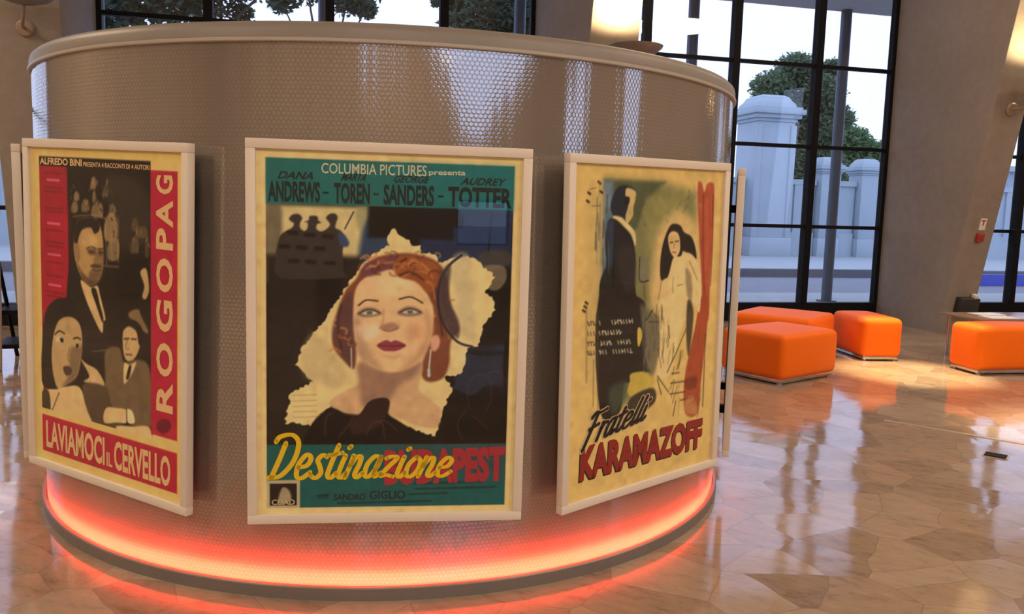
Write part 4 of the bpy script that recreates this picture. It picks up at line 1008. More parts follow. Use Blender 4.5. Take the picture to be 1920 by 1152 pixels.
# glazed bays: black steel grid, glass, black base rail
ROWS = (0.27, 1.42, 2.60, 3.77, 4.95)
def bay(idx, s0, s1, mull, rail_top=6.42):
    e = empty('window_%d' % idx, kind='structure')
    bm = BM()
    box(bm, s0, s1, -0.07, 0.05, 0.0, ROWS[0], LT)
    for z in ROWS[1:]: box(bm, s0, s1, -0.035, 0.035, z - 0.026, z + 0.026, LT)
    for s in mull: box(bm, s - 0.055, s + 0.055, -0.075, 0.06, ROWS[0], rail_top, LT)
    for s in (s0 + 0.03, s1 - 0.03): box(bm, s - 0.03, s + 0.03, -0.05, 0.05, ROWS[0], rail_top, LT)
    box(bm, s0, s1, -0.07, 0.06, rail_top, RH, LT)
    obj('window_frame', bm, MAT['black'], e)
    bm = BM(); box(bm, s0 + 0.02, s1 - 0.02, -0.006, 0.006, ROWS[0], rail_top, LT); obj('pane', bm, MAT['pane'], e)
    return e
bay(1, SL + 0.02, -17.2, [-18.3]); bay(2, -16.6, -11.74, [-12.9, -14.2, -15.4])
bay(3, -11.03, -5.62, [-9.77, -8.31, -6.85]); bay(4, -5.05, 0.0, [-4.0, -2.63, -1.29])
w = bay(20, 0.50, 5.6, [1.35, 2.52, 3.75]); bay(21, 6.1, SR - 0.02, [7.4])
bm = BM(); box(bm, 2.34, 2.48, 0.05, 0.16, 1.22, 1.46, LT, 0.01); obj('lock_box', bm, MAT['black'], w)

# floor inlay strip and floor socket
bm = BM(); a = Vector((2.96, 6.49, 0)); b = Vector((5.6, 4.42, 0)); t_ = (b - a).normalized(); n_ = Vector((-t_.y, t_.x, 0)) * 0.022
vs = [bm.verts.new(p + Vector((0, 0, z))) for z in (0.0, 0.004) for p in (a - n_, b - n_, b + n_, a + n_)]
for q in ((0, 1, 2, 3), (4, 5, 6, 7), (0, 1, 5, 4), (1, 2, 6, 5), (2, 3, 7, 6), (3, 0, 4, 7)): bm.faces.new([vs[i] for i in q])
struct('trim_1', bm, MAT['brass'])
sk = empty('floor_socket', (3.32, 5.57, 0), rad(-37), label='black slotted floor socket set in the pale floor near the right edge', cat='socket')
bm = BM(); box(bm, -0.075, 0.075, -0.058, 0.058, 0.0, 0.004); obj('cover_plate', bm, MAT['brass'], sk)
bm = BM(); box(bm, -0.065, 0.065, -0.05, 0.05, 0.003, 0.010, None, 0.002); obj('slot', bm, MAT['black'], sk)

# ------------------------------------------------------------------ the drum
CX, CY = -0.703, 5.186
PX, PY = -0.7267, 5.1876          # the posters hang round this point
RW = 1.945
drum = empty('display_drum', (CX, CY, 0), label='large round grey-brown honeycomb drum with a red glow around its foot', cat='display stand')
def wall_mesh(R, z0, z1, n=256):
    me = D.meshes.new('honeycomb_wall'); verts = []; faces = []; uvs = []
    zs = (z0, (z0 + z1) / 2, z1)
    for k in range(n + 1):
        a = 2 * math.pi * k / n
        for z in zs: verts.append((R * math.sin(a), -R * math.cos(a), z))
    m = len(zs)
    for k in range(n):
        for i in range(m - 1):
            faces.append((k * m + i, (k + 1) * m + i, (k + 1) * m + i + 1, k * m + i + 1))
            for kk, ii in ((k, i), (k + 1, i), (k + 1, i + 1), (k, i + 1)): uvs += [2 * math.pi * kk / n * R, zs[ii]]
    me.from_pydata(verts, [], faces); uvl = me.uv_layers.new(name='UVMap'); uvl.data.foreach_set('uv', uvs)
    return me
link('honeycomb_wall', wall_mesh(RW, 0.02, 2.20), MAT['mesh'], drum, 180)
bm = BM(); lathe(bm, [(1.83, 0.0), (1.970, 0.0), (1.970, 0.050), (1.966, 0.055), (1.950, 0.055), (1.950, 0.022), (1.925, 0.022), (1.925, 0.036), (1.83, 0.036)], n=192, closed=True); obj('base_ring', bm, MAT['ring'], drum, 35)
bm = BM(); lathe(bm, [(1.855, 0.038), (1.913, 0.038), (1.913, 0.043), (1.855, 0.043)], n=192, closed=True)
obj('light_strip', bm, glow('red_led', (1.0, 0.044, 0.020), 450.0), drum)
bm = BM(); lathe(bm, [(1.84, 0.085), (1.914, 0.085), (1.914, 0.088), (1.84, 0.088)], n=192, closed=True); obj('light_shield', bm, MAT['black'], drum)  # unseen baffle, added to make the red glow fade sooner up the wall
bm = BM(); lathe(bm, [(1.84, 0.022), (1.845, 0.022), (1.845, 2.19), (1.84, 2.19)], n=128, closed=True); obj('inner_wall', bm, plain('inner_lining', (0.04, 0.035, 0.03), 0.8), drum, 180)
bm = BM(); lathe(bm, [(1.93, 2.190), (1.957, 2.190), (1.960, 2.193), (1.960, 2.202), (1.957, 2.205), (1.93, 2.205)], n=192, closed=True); obj('rim_edge', bm, MAT['trimlight'], drum, 35)
bm = BM(); lathe(bm, [(1.93, 2.204), (1.954, 2.204), (1.953, 2.238), (1.948, 2.256), (1.935, 2.268), (1.90, 2.273), (0.02, 2.275)], n=192); obj('top_cap', bm, MAT['trim'], drum, 35)

# ------------------------------------------------------------------ framed film posters
PW, PH = 1.06, 1.4618
LIGHT_ON_PRINT = np.array((0.72, 0.55, 0.41))      # white balance of the hall light, taken out of the sampled ink colours
def text_mesh(body, bold=0.0):
    cu = D.curves.new('t', 'FONT'); cu.body = body; cu.size = 1.0; cu.offset = bold; cu.resolution_u = 3
    o = D.objects.new('t', cu); COL.objects.link(o)
    bpy.context.view_layer.update()
    me = D.meshes.new_from_object(o.evaluated_get(bpy.context.evaluated_depsgraph_get()))
    D.objects.remove(o); D.curves.remove(cu)
    v = np.empty(len(me.vertices) * 3); me.vertices.foreach_get('co', v); v = v.reshape(-1, 3)[:, :2]
    f = [tuple(p.vertices) for p in me.polygons]; D.meshes.remove(me)
    v = (v - v.min(0)) / np.maximum(v.max(0) - v.min(0), 1e-6)
    return v, f
STROKES = {
 'D': (1.2, [[(0.38, 1.45), (0.28, 0.8), (0.12, 0.05)], [(-0.12, 1.5), (0.05, 1.72), (0.6, 1.8), (1.0, 1.45), (0.98, 0.7), (0.55, 0.12), (0.0, 0.04)]]),
 'e': (0.78, [[(0.12, 0.45), (0.5, 0.55), (0.6, 0.85), (0.35, 1.0), (0.08, 0.6), (0.12, 0.12), (0.4, 0.0), (0.75, 0.25)]]),
 's': (0.66, [[(0.02, 0.12), (0.3, 0.0), (0.5, 0.22), (0.35, 0.52), (0.18, 0.78), (0.36, 1.0), (0.58, 0.92)]]),
 't': (0.62, [[(0.34, 1.45), (0.22, 0.6), (0.2, 0.12), (0.4, 0.0), (0.6, 0.2)], [(0.02, 1.0), (0.3, 1.04), (0.62, 1.12)]]),
 'i': (0.46, [[(0.2, 1.0), (0.12, 0.5), (0.12, 0.1), (0.3, 0.0), (0.46, 0.2)], [(0.26, 1.34), (0.3, 1.38), (0.34, 1.42)]]),
 'n': (0.86, [[(0.14, 1.0), (0.1, 0.5), (0.02, 0.0)], [(0.08, 0.5), (0.3, 0.92), (0.52, 0.95), (0.54, 0.6), (0.46, 0.15), (0.62, 0.0), (0.82, 0.2)]]),
 'a': (0.88, [[(0.62, 0.88), (0.36, 1.0), (0.08, 0.6), (0.12, 0.1), (0.36, 0.05), (0.6, 0.5), (0.66, 0.98)], [(0.66, 0.98), (0.56, 0.4), (0.62, 0.03), (0.86, 0.2)]]),
 'z': (0.74, [[(0.06, 0.9), (0.3, 1.0), (0.6, 0.94), (0.3, 0.5), (0.02, 0.06), (0.3, 0.1), (0.66, 0.02)]]),
 'o': (0.72, [[(0.36, 1.0), (0.08, 0.62), (0.1, 0.14), (0.34, 0.0), (0.6, 0.3), (0.62, 0.78), (0.36, 1.0)]]),
 'F': (1.05, [[(0.42, 1.7), (0.32, 0.9), (0.1, -0.25)], [(0.0, 1.5), (0.25, 1.75), (0.6, 1.68), (1.1, 1.78)], [(0.1, 0.85), (0.4, 0.92), (0.8, 1.0)]]),
 'r': (0.58, [[(0.14, 1.0), (0.1, 0.5), (0.04, 0.0)], [(0.08, 0.5), (0.28, 0.92), (0.52, 0.92)]]),
 'l': (0.42, [[(0.3, 1.75), (0.18, 0.9), (0.1, 0.15), (0.25, 0.0), (0.42, 0.2)]]),
}
def script_mesh(word, pen, slant):
    V, F, x = [], [], 0.0
    for ch in word:
        adv, strokes = STROKES[ch]
        for st in strokes:
            pts = [np.array((p.x + x + slant * p.y, p.y)) for p in catmull(st, 6)]
            base = len(V)
            for i, p in enumerate(pts):
                d = pts[min(i + 1, len(pts) - 1)] - pts[max(i - 1, 0)]; d = d / (np.hypot(*d) + 1e-9)
                wdt = pen * (0.62 + 0.38 * abs(d[1]))
                n = np.array((-d[1], d[0])) * wdt / 2; V += [p + n, p - n]
                if i: F.append((base + 2 * i - 2, base + 2 * i - 1, base + 2 * i + 1, base + 2 * i))
            for p in (pts[0], pts[-1]):
                b2 = len(V); V += [p + np.array((math.cos(q), math.sin(q))) * pen * 0.42 for q in np.linspace(0, 2 * math.pi, 10, endpoint=False)]; F.append(tuple(range(b2, b2 + 10)))
        x += adv
    V = np.array(V); V = (V - V.min(0)) / (V.max(0) - V.min(0)); return V, F
def quad_fit(v, q):
    """unit-square outline to the quad q = (tl, tr, bl, br) in sheet coordinates (u right, v down)"""
    tl, tr, bl, br = [np.array(p, float) for p in q]; s = v[:, 0:1]; t = v[:, 1:2]
    return (tl * (1 - s) + tr * s) * t + (bl * (1 - s) + br * s) * (1 - t)
def box4(u0, v0, u1, v1, shear=0.0): return ((u0 + shear, v0), (u1 + shear, v0), (u0, v1), (u1, v1))
def letters(parent, name, items, m, y, label=None):
    """items: (verts01, faces, quad) laid flat just in front of the print"""
    for v, f, q in items:
        me = D.meshes.new(name); me.from_pydata([((a - 0.5) * PW, y, (1 - c) * PH) for a, c in quad_fit(v, q)], [], f)
        o = link(name, me, m, parent)
        if label: o['label'] = label
def print_mesh(k, nx, ny):
    u0, u1, v0, v1 = 0.028, 0.972, 0.020, 0.984
    img = paint(ART[k], 2 * nx, 2 * ny, PH / PW, k + 5)
    # sample the painted sheet on the visible part only
    uu = np.linspace(u0, u1, nx); vv = np.linspace(v0, v1, ny)
    ix = uu * (2 * nx - 1); iy = vv * (2 * ny - 1); a = ix.astype(int); b = iy.astype(int); fx = (ix - a)[None, :, None]; fy = (iy - b)[:, None, None]
    c = img[b][:, a] * (1 - fx) * (1 - fy) + img[b][:, a + 1] * fx * (1 - fy) + img[b + 1][:, a] * (1 - fx) * fy + img[b + 1][:, a + 1] * fx * fy
    alb = np.clip(lin(c) / LIGHT_ON_PRINT - 0.012, 0.002, 0.9)
    me = D.meshes.new('print'); X, Z = np.meshgrid((uu - 0.5) * PW, (1 - vv) * PH)
    co = np.stack([X, np.full_like(X, 0.016), Z], -1).reshape(-1, 3)
    me.vertices.add(nx * ny); me.vertices.foreach_set('co', co.ravel())
    idx = np.arange(nx * ny).reshape(ny, nx); q = np.stack([idx[1:, :-1], idx[1:, 1:], idx[:-1, 1:], idx[:-1, :-1]], -1).reshape(-1, 4)
    me.loops.add(q.size); me.loops.foreach_set('vertex_index', q.ravel())
    me.polygons.add(len(q)); me.polygons.foreach_set('loop_start', np.arange(0, q.size, 4)); me.update(calc_edges=True)
    at = me.color_attributes.new('print', 'FLOAT_COLOR', 'POINT')
    at.data.foreach_set('color', np.concatenate([alb.reshape(-1, 3), np.ones((nx * ny, 1))], 1).astype(np.float32).ravel())
    return me
MAT['print'] = m_print()
def poster(th, R, tilt, label, k=None, grid=(260, 356)):
    n = Vector((math.sin(th), -math.cos(th), 0)); ctr = Vector((PX, PY, 0)) + n * R + Vector((0, 0, EYE - 1.2405 + PH / 2))
    rot = Matrix.Rotation(th, 3, 'Z') @ Matrix.Rotation(-tilt, 3, 'Y')
    e = empty('framed_poster'); e.rotation_euler = rot.to_euler(); e.location = ctr + rot @ Vector((0, 0, -PH / 2))
    tag(e, label, 'poster', 'framed film posters around the drum')
    f = 0.036; d = 0.036
    bm = BM(); hw = PW / 2
    box(bm, -hw, hw, 0, d, 0, f, None, 0.003); box(bm, -hw, hw, 0, d, PH - f, PH, None, 0.003)
    box(bm, -hw, -hw + f, 0, d, f, PH - f, None, 0.003); box(bm, hw - f, hw, 0, d, f, PH - f, None, 0.003)
    obj('frame', bm, MAT['frame'], e, 30)
    bm = BM(); box(bm, -hw + 0.01, hw - 0.01, 0.019, d - 0.003, 0.01, PH - 0.01); obj('backing_board', bm, MAT['back'], e)
    bm = BM()
    box(bm, -hw + 0.03, hw - 0.03, 0.008, 0.011, 0.03, PH - 0.03); obj('glazing', bm, MAT['glazing'], e)
    for x in (-0.3, 0.3):
        for z in (0.2, PH - 0.2):
            y1 = R - math.sqrt(RW * RW - (abs(x) - 0.02) ** 2) + 0.004
            bm = BM(); box(bm, x - 0.02, x + 0.02, d - 0.004, y1, z - 0.02, z + 0.02); obj('bracket', bm, MAT['black'], e)
    if k is not None: link('print', print_mesh(k, *grid), MAT['print'], e)
    else:
        bm = BM(); box(bm, -hw + 0.03, hw - 0.03, 0.014, 0.018, 0.03, PH - 0.03); obj('print', bm, plain('cream_poster_paper', (0.75, 0.6, 0.36), 0.6), e)
    return e
pl = poster(-0.5158, 1.993, -0.033, 'framed red and black film poster with white lettering running up its right side', -1)
pc = poster(0.1295, 2.0412, -0.0035, 'framed teal and black film poster with a large red-haired woman, facing the viewer', 0, (330, 454))
pr = poster(0.7172, 2.0457, 0.015, 'framed cream film poster with a dark-coated man, pale woman and red curtain', 1)
poster(-0.5158 - 0.60, 1.987, 0, 'edge-on framed poster beyond the red and black one, only its side showing')
poster(0.7172 + 0.605, 2.048, 0.005, 'edge-on framed poster past the cream one, by the orange seats')

INK = dict(teal_dark=ink('dark_ink', (0.008, 0.022, 0.022)), cream=ink('cream_ink', (0.62, 0.66, 0.48)), yellow=ink('yellow_ink', (0.86, 0.58, 0.012)),
           red=ink('red_ink', (0.42, 0.03, 0.05)), orange=ink('cream_orange_ink', (0.88, 0.60, 0.30)), black=ink('black_ink', (0.012, 0.01, 0.009)),
           karm=ink('brick_ink', (0.30, 0.02, 0.018)), pale=ink('pale_ink', (0.66, 0.52, 0.32)))
def T(body, q, bold=0.0): v, f = text_mesh(body, bold); return (v, f, q)
Y1, Y2, Y3 = 0.0150, 0.0142, 0.0134
# centre poster
letters(pc, 'lettering', [T('COLUMBIA PICTURES', ((.256, .055), (.622, .052), (.256, .081), (.622, .080)), .01), T('presenta', ((.63, .064), (.76, .062), (.63, .080), (.76, .078)), .02)], INK['cream'], Y1, 'pale studio line across the top')
names = [('DANA', 'ANDREWS', .076, .248, .118), ('MARTA', 'TOREN', .288, .402, .29), ('GEORGE', 'SANDERS', .434, .604, .452), ('AUDREY', 'TOTTER', .664, .926, .672)]
names = [('DANA', 'ANDREWS', .074, .252), ('MARTA', 'TOREN', .300, .424), ('GEORGE', 'SANDERS', .472, .650), ('AUDREY', 'TOTTER', .700, .930)]
it = []
for a, b, u0, u1 in names:
    w = u1 - u0
    it += [T(a, box4(u0 + w * .18, .079, u0 + w * .86, .098, .012), .025), T(b, box4(u0, .103, u1, .156), .038)]
for u in (.262, .436, .664): it.append(T('-', box4(u, .127, u + .020, .132)))
letters(pc, 'lettering', it, INK['teal_dark'], Y1, 'dark star names in the teal band')
letters(pc, 'lettering', [T('BUDAPEST', ((.487, .803), (.933, .795), (.487, .902), (.933, .893)), .055)], INK['red'], Y1, 'red block word in the lower band')
v, f = script_mesh('Destinazione', 0.25, 0.30)
letters(pc, 'lettering', [(v, f, ((.070, .752), (.745, .780), (.066, .886), (.742, .882)))], INK['yellow'], Y2, 'yellow script title')
letters(pc, 'lettering', [T('SANDRO', box4(.305, .923, .42, .941), .02), T('GIGLIO', box4(.435, .915, .565, .939), .02), T('con', box4(.25, .926, .285, .937), .01), T('CEIAD', box4(.084, .936, .166, .951), .03)], INK['teal_dark'], Y1, 'small dark credits')
letters(pc, 'lettering', [T('CEIAD', box4(.084, .936, .166, .951), .02)], INK['pale'], Y2, 'pale word in the small boxed emblem')
# left poster
letters(pl, 'lettering', [T('ALFREDO BINI', box4(.100, .054, .375, .074), .03), T('PRESENTA 4 RACCONTI DI 4 AUTORI', box4(.385, .061, .778, .074), .015)], INK['orange'], Y1, 'producer line along the top')
def upward(ch, v_lo, v_hi, u0=.815, u1=.908, bold=.03):     # a letter turned to read upwards
    return T(ch, ((u0, v_lo), (u0, v_hi), (u1, v_lo), (u1, v_hi)), bold)
letters(pl, 'lettering', [upward('R', .728, .642), upward('O', .628, .535), upward('G', .505, .418), upward('O', .397, .305), upward('P', .282, .225), upward('A', .222, .150, ), upward('G', .135, .085)] , INK['orange'], Y1, 'cream title letters reading upwards')
letters(pl, 'lettering', [T('LAVIAMOCI', box4(.108, .850, .500, .936), .03), T('IL', box4(.512, .892, .548, .934), .02), T('CERVELLO', box4(.560, .850, .895, .938), .03)], INK['orange'], Y1, 'cream title along the foot')
# right poster
letters(pr, 'lettering', [T('KARAMAZOFF', ((.110, .818), (.895, .824), (.106, .922), (.895, .926)), .055)], INK['karm'], Y1, 'brick-red block title')
letters(pr, 'lettering', [T('KARAMAZOFF', ((.104, .822), (.889, .828), (.100, .926), (.889, .930)), .055)], INK['black'], 0.0156, 'dark shadow of the block title')
v, f = script_mesh('Fratelli', 0.42, 0.42)
letters(pr, 'lettering', [(v, f, ((.110, .722), (.540, .700), (.100, .842), (.530, .795)))], INK['pale'], Y2, 'pale edge of the script title')
v, f = script_mesh('Fratelli', 0.27, 0.42)
letters(pr, 'lettering', [(v, f, ((.117, .725), (.534, .703), (.108, .838), (.524, .792)))], INK['black'], Y3, 'black script title')

# ------------------------------------------------------------------ orange poufs
def pouf(loc, rz, w, d, h, label):
    """loc = front-left foot corner, w along the front, d back"""
    e = empty('pouf', loc, rz, label=label, cat='pouf', group='orange poufs on the lounge floor')
    bm = BM(); box(bm, 0, w, 0, d, 0.042, h)
    bmesh.ops.subdivide_edges(bm, edges=[e_ for e_ in bm.edges], cuts=3, use_grid_fill=True)
    for v in bm.verts:       # slight upholstered swell
        x, y, z = v.co; cx, cy, cz = (x - w / 2) / (w / 2), (y - d / 2) / (d / 2), (z - h / 2) / (h / 2)
        v.co.z += 0.018 * max(0, cz) * (1 - cx * cx) * (1 - cy * cy)
        v.co.y += 0.010 * cy * (1 - cx * cx) * (1 - cz * cz); v.co.x += 0.010 * cx * (1 - cy * cy) * (1 - cz * cz)
    bmesh.ops.recalc_face_normals(bm, faces=bm.faces)
    sharp = [e_ for e_ in bm.edges if len(e_.link_faces) == 2 and e_.calc_face_angle() > 0.8]
    bmesh.ops.bevel(bm, geom=sharp, offset=0.062, segments=6, profile=0.5, affect='EDGES')
    obj('upholstery', bm, MAT['fabric'], e, 180)
    bm = BM(); box(bm, 0.03, w - 0.03, 0.03, d - 0.03, 0.012, 0.060, None, 0.006); obj('plinth', bm, MAT['chrome'], e, 30)
    for x in (0.06, w - 0.06):
        for y in (0.06, d - 0.06):
            bm = BM(); lathe(bm, [(0.0, 0.0), (0.024, 0.0), (0.024, 0.016), (0.0, 0.016)], (x, y), 16); obj('foot', bm, MAT['chrome'], e, 40)
    return e
POUFS = [pouf((2.53, 7.70, 0), rad(38), 0.93, 0.72, 0.475, 'low oblong orange pouf just behind the edge-on poster, nearest on this side'),
         pouf((2.47, 9.50, 0), rad(-36), 0.93, 0.93, 0.475, 'wide orange pouf by the window, half hidden behind the nearest oblong one'),
         pouf((3.90, 9.21, 0), rad(5), 0.46, 0.78, 0.475, 'narrow cube-fronted orange pouf standing before the dark pillar'),
         pouf((4.81, 8.53, 0), rad(11), 0.95, 0.46, 0.505, 'long orange pouf cut by the right edge, in front of a low table')]
tb = empty('low_table', (5.20, 9.26, 0), rad(11), label='low tan table behind the long orange pouf at the right edge', cat='table')
bm = BM(); box(bm, 0, 1.1, 0, 0.62, 0.47, 0.50, None, 0.008); obj('table_top', bm, plain('tan_table_top', (0.30, 0.19, 0.12), 0.25), tb, 30)
for x in (0.06, 1.04):
    for y in (0.06, 0.56):
        bm = BM(); tube(bm, [(x, y, 0), (x, y, 0.472)], 0.018, 10); obj('leg', bm, MAT['chrome'], tb, 60)
def sheet(x, y, rz, label):
    bm = BM(); box(bm, -0.17, 0.17, -0.12, 0.12, 0, 0.004)
    o = obj('leaflet', bm, MAT['paper']); o.location = (x, y, 0.5005); o.rotation_euler = (0, 0, rz)
    return tag(o, label, 'leaflet', 'white leaflets on the low table')
sheet(5.55, 9.76, rad(16), 'white leaflet lying on the low table, the one farther back')
sheet(5.52, 9.46, rad(8), 'white leaflet lying on the low table, the one nearer the long pouf')

# ------------------------------------------------------------------ pillar fittings
def front_frame(s, base, lean, z):
    """frame on a pillar's leaning front face: origin, right, outward, up"""
    o = LT(Vector((s, base + lean * z, z))); up = (FN * lean + Vector((0, 0, 1))).normalized(); out = DV.cross(up).normalized()
    if out.dot(FN) < 0: out = -out
    return o, DV.copy(), out, up
def fitting(name, s, base, lean, z, label, cat, group=None):
    o, r, out, up = front_frame(s, base, lean, z)
    e = empty(name, label=label, cat=cat, group=group); m = Matrix((r, -out, up)).transposed().to_4x4(); m.translation = o; e.matrix_world = m; return e
# dish uplights: round mount, curved arm, bowl
def uplight(s, base, lean, z, reach, rise, side, dish_r, label, power):
    e = fitting('dish_uplight', s, base, lean, z, label, 'wall lamp', 'dish uplights on the concrete pillars')
    bm = BM(); lathe(bm, [(0.0, -0.0), (0.085, 0.0), (0.085, 0.02), (0.07, 0.035), (0.0, 0.04)], (0, 0), 28)
    for v in bm.verts: v.co = Vector((v.co.x, -v.co.z, v.co.y))
    obj('mount', bm, MAT['bronze'], e, 40)
    arm = catmull([(0, -0.03, 0), (side * .15, -reach * .35, rise * .10), (side * .6, -reach * .75, rise * .35), (side, -reach, rise * .95)], 8)
    bm = BM(); tube(bm, arm, 0.017, 10); obj('arm', bm, MAT['bronze'], e, 60)
    # the bowl hangs level: undo the pillar's lean
    q = e.matrix_world.to_3x3().inverted()
    prof = [(0.0, 0.0), (dish_r * .35, 0.012), (dish_r * .7, 0.045), (dish_r * .95, 0.10), (dish_r, 0.125), (dish_r * .97, 0.125), (dish_r * .68, 0.058), (dish_r * .33, 0.026), (0.0, 0.014)]
    bm = BM(); lathe(bm, prof, (0, 0), 40); c = Vector((side, -reach, rise * .95))
    for v in bm.verts: v.co = q @ v.co + c
    obj('bowl', bm, MAT['lamp'], e, 40)
    bm = BM(); lathe(bm, [(0.0, 0.05), (0.05, 0.055), (0.06, 0.08), (0.045, 0.105), (0.0, 0.115)], (0, 0), 20)
    for v in bm.verts: v.co = q @ v.co + c
    obj('bulb', bm, glow('lamp_bulb', (1.0, 0.72, 0.36), 18.0), e, 60)
    l = D.lights.new('uplight_lamp', 'SPOT'); l.energy = power; l.color = (1.0, 0.74, 0.38); l.spot_size = rad(150); l.spot_blend = 0.6; l.shadow_soft_size = 0.06
    lo = D.objects.new('uplight_lamp', l); COL.objects.link(lo); lo.location = e.matrix_world @ (c + q @ Vector((0, 0, 0.16))); lo.rotation_euler = (math.pi, 0, 0)
    return e
uplight(0.27, 1.39, 0.205, 3.03, 0.55, 0.35, 0.02, 0.27, 'wall lamp arm at the right edge, on the pillar behind the long orange pouf', 150)
uplight(-5.33, 1.65, 0.20, 2.955, 0.62, 0.34, 0.02, 0.28, 'grey dish uplight showing above the drum rim, before a glowing pillar', 420)
for _s, _b in ((5.85, 1.4), (-16.9, 0.9)):      # the same lamps light the pillars beyond the view
    light('uplight_lamp', 'SPOT', LT(Vector((_s, _b + 1.25, 3.4))), 400, (1.0, 0.74, 0.38), (math.pi, 0, 0), spot_size=rad(150), spot_blend=0.6, shadow_soft_size=0.06)
uplight(-11.37, 0.90, 0.20, 3.26, 0.48, 0.24, 0.14, 0.30, 'dark dish uplight on a curved arm, cut by the top left corner', 60)
# call point, its sign, black floodlight
e = fitting('fire_call_point', 0.27, 1.39, 0.205, 1.36, 'red square fire call point on the right-hand leaning pillar', 'alarm call point')
bm = BM(); box(bm, -0.055, 0.055, -0.05, 0.0, -0.055, 0.055, None, 0.006); obj('housing', bm, MAT['red'], e, 30)
bm = BM(); box(bm, -0.03, 0.03, -0.056, -0.048, -0.03, 0.03, None, 0.002); obj('press_plate', bm, plain('dark_red_plate', (0.25, 0.05, 0.05), 0.3), e)
e = fitting('fire_sign', 0.285, 1.39, 0.205, 1.53, 'small white and red sign above the red call point', 'sign')
bm = BM(); box(bm, -0.05, 0.05, -0.006, 0.0, -0.075, 0.085); obj('plate', bm, MAT['white'], e)
bm = BM(); box(bm, -0.035, 0.035, -0.009, -0.005, 0.045, 0.062); box(bm, -0.008, 0.010, -0.009, -0.005, -0.01, 0.05); obj('symbol', bm, MAT['red'], e)
e = fitting('floodlight', 0.30, 1.39, 0.205, 0.43, 'black box floodlight low on the right-hand leaning pillar', 'floodlight')
bm = BM(); box(bm, -0.15, 0.15, -0.13, 0.0, -0.13, 0.10, None, 0.012); obj('housing', bm, plain('black_casing', (0.025, 0.023, 0.022), 0.5), e, 30)
bm = BM(); box(bm, 0.07, 0.13, -0.10, -0.02, 0.095, 0.15, None, 0.008); obj('cable_gland', bm, MAT['white'], e, 30)

# ------------------------------------------------------------------ stand at the far left
e = empty('folding_stand', (-4.72, 7.75, 0), rad(20), label='tan tube folding stand with black trays at the far left edge', cat='stand')
for x0, x1 in ((0.0, -0.06), (0.30, 0.24)):
    bm = BM(); tube(bm, [(x0, -0.35, 0.0), (x1 * .5 + x0 * .5, -0.1, 0.6), (x1, 0.05, 1.22)], 0.028, 10); obj('leg', bm, MAT['tan'], e, 60)
    bm = BM(); tube(bm, [(x0, 0.45, 0.0), (x1, 0.12, 0.95)], 0.018, 10); obj('strut', bm, MAT['black'], e, 60)
for z, y in ((0.18, -0.22), (0.48, -0.10)):
    bm = BM(); box(bm, -0.05, 0.36, y, y + 0.50, z, z + 0.04, None, 0.005); obj('tray', bm, MAT['black'], e)

# ------------------------------------------------------------------ outside
def ground(name, n0, n1, z, m, s0=-60, s1=60):
    bm = BM(); box(bm, s0, s1, n0, n1, z - 0.1, z, LT); return struct(name, bm, m)
ground('near_pavement', -4.1, -0.16, -0.01, MAT['walk']); ground('road', -9.5, -4.1, -0.12, MAT['road']); ground('far_pavement', -40, -9.5, -0.01, MAT['walk'])
bm = BM(); box(bm, -60, 60, -9.5, -9.2, -0.12, 0.10, LT); struct('far_kerb', bm, MAT['kerb'])
bm = BM(); box(bm, -40, 40, -60, 0, -0.3, -0.25, lambda c: Vector((c.x + 1, c.y - 8.4, c.z))); struct('rear_ground', bm, MAT['walk'])
for nm, x0, x1 in (('left_ground', -60, XL - 0.3), ('right_ground', XR + 0.3, 60)):
    bm = BM(); box(bm, x0, x1, -8.4, 6.0, -0.3, -0.25); struct(nm, bm, MAT['walk'])
bm = BM(); box(bm, SL, SR, -2.62, -0.12, 5.27, 5.55, LT); struct('canopy', bm, MAT['canopy'])
POSTS = [('grey steel post outside the right-hand window, in front of the trees', 0.86), ('grey steel post outside, seen above the dish lamp through the centre window', -2.12), ('grey steel post outside, left of the dark central pillar', -5.2), ('grey steel post outside the upper left window, midway along it', -8.32), ('grey steel post outside, at the left end of the upper left window', -11.55)]
for lab, s in POSTS:
    bm = BM(); o, = (LT(Vector((s, -2.5, 0))),); lathe(bm, [(0.095, -0.02), (0.095, 5.29)], (0, 0), 20)
    box(bm, -0.13, 0.13, -0.13, 0.13, -0.02, 0.02)
    p = obj('canopy_post', bm, MAT['steel'], smooth=40); p.location = o; p.rotation_euler = (0, 0, rad(14)); tag(p, lab, 'post', 'canopy posts outside the windows')
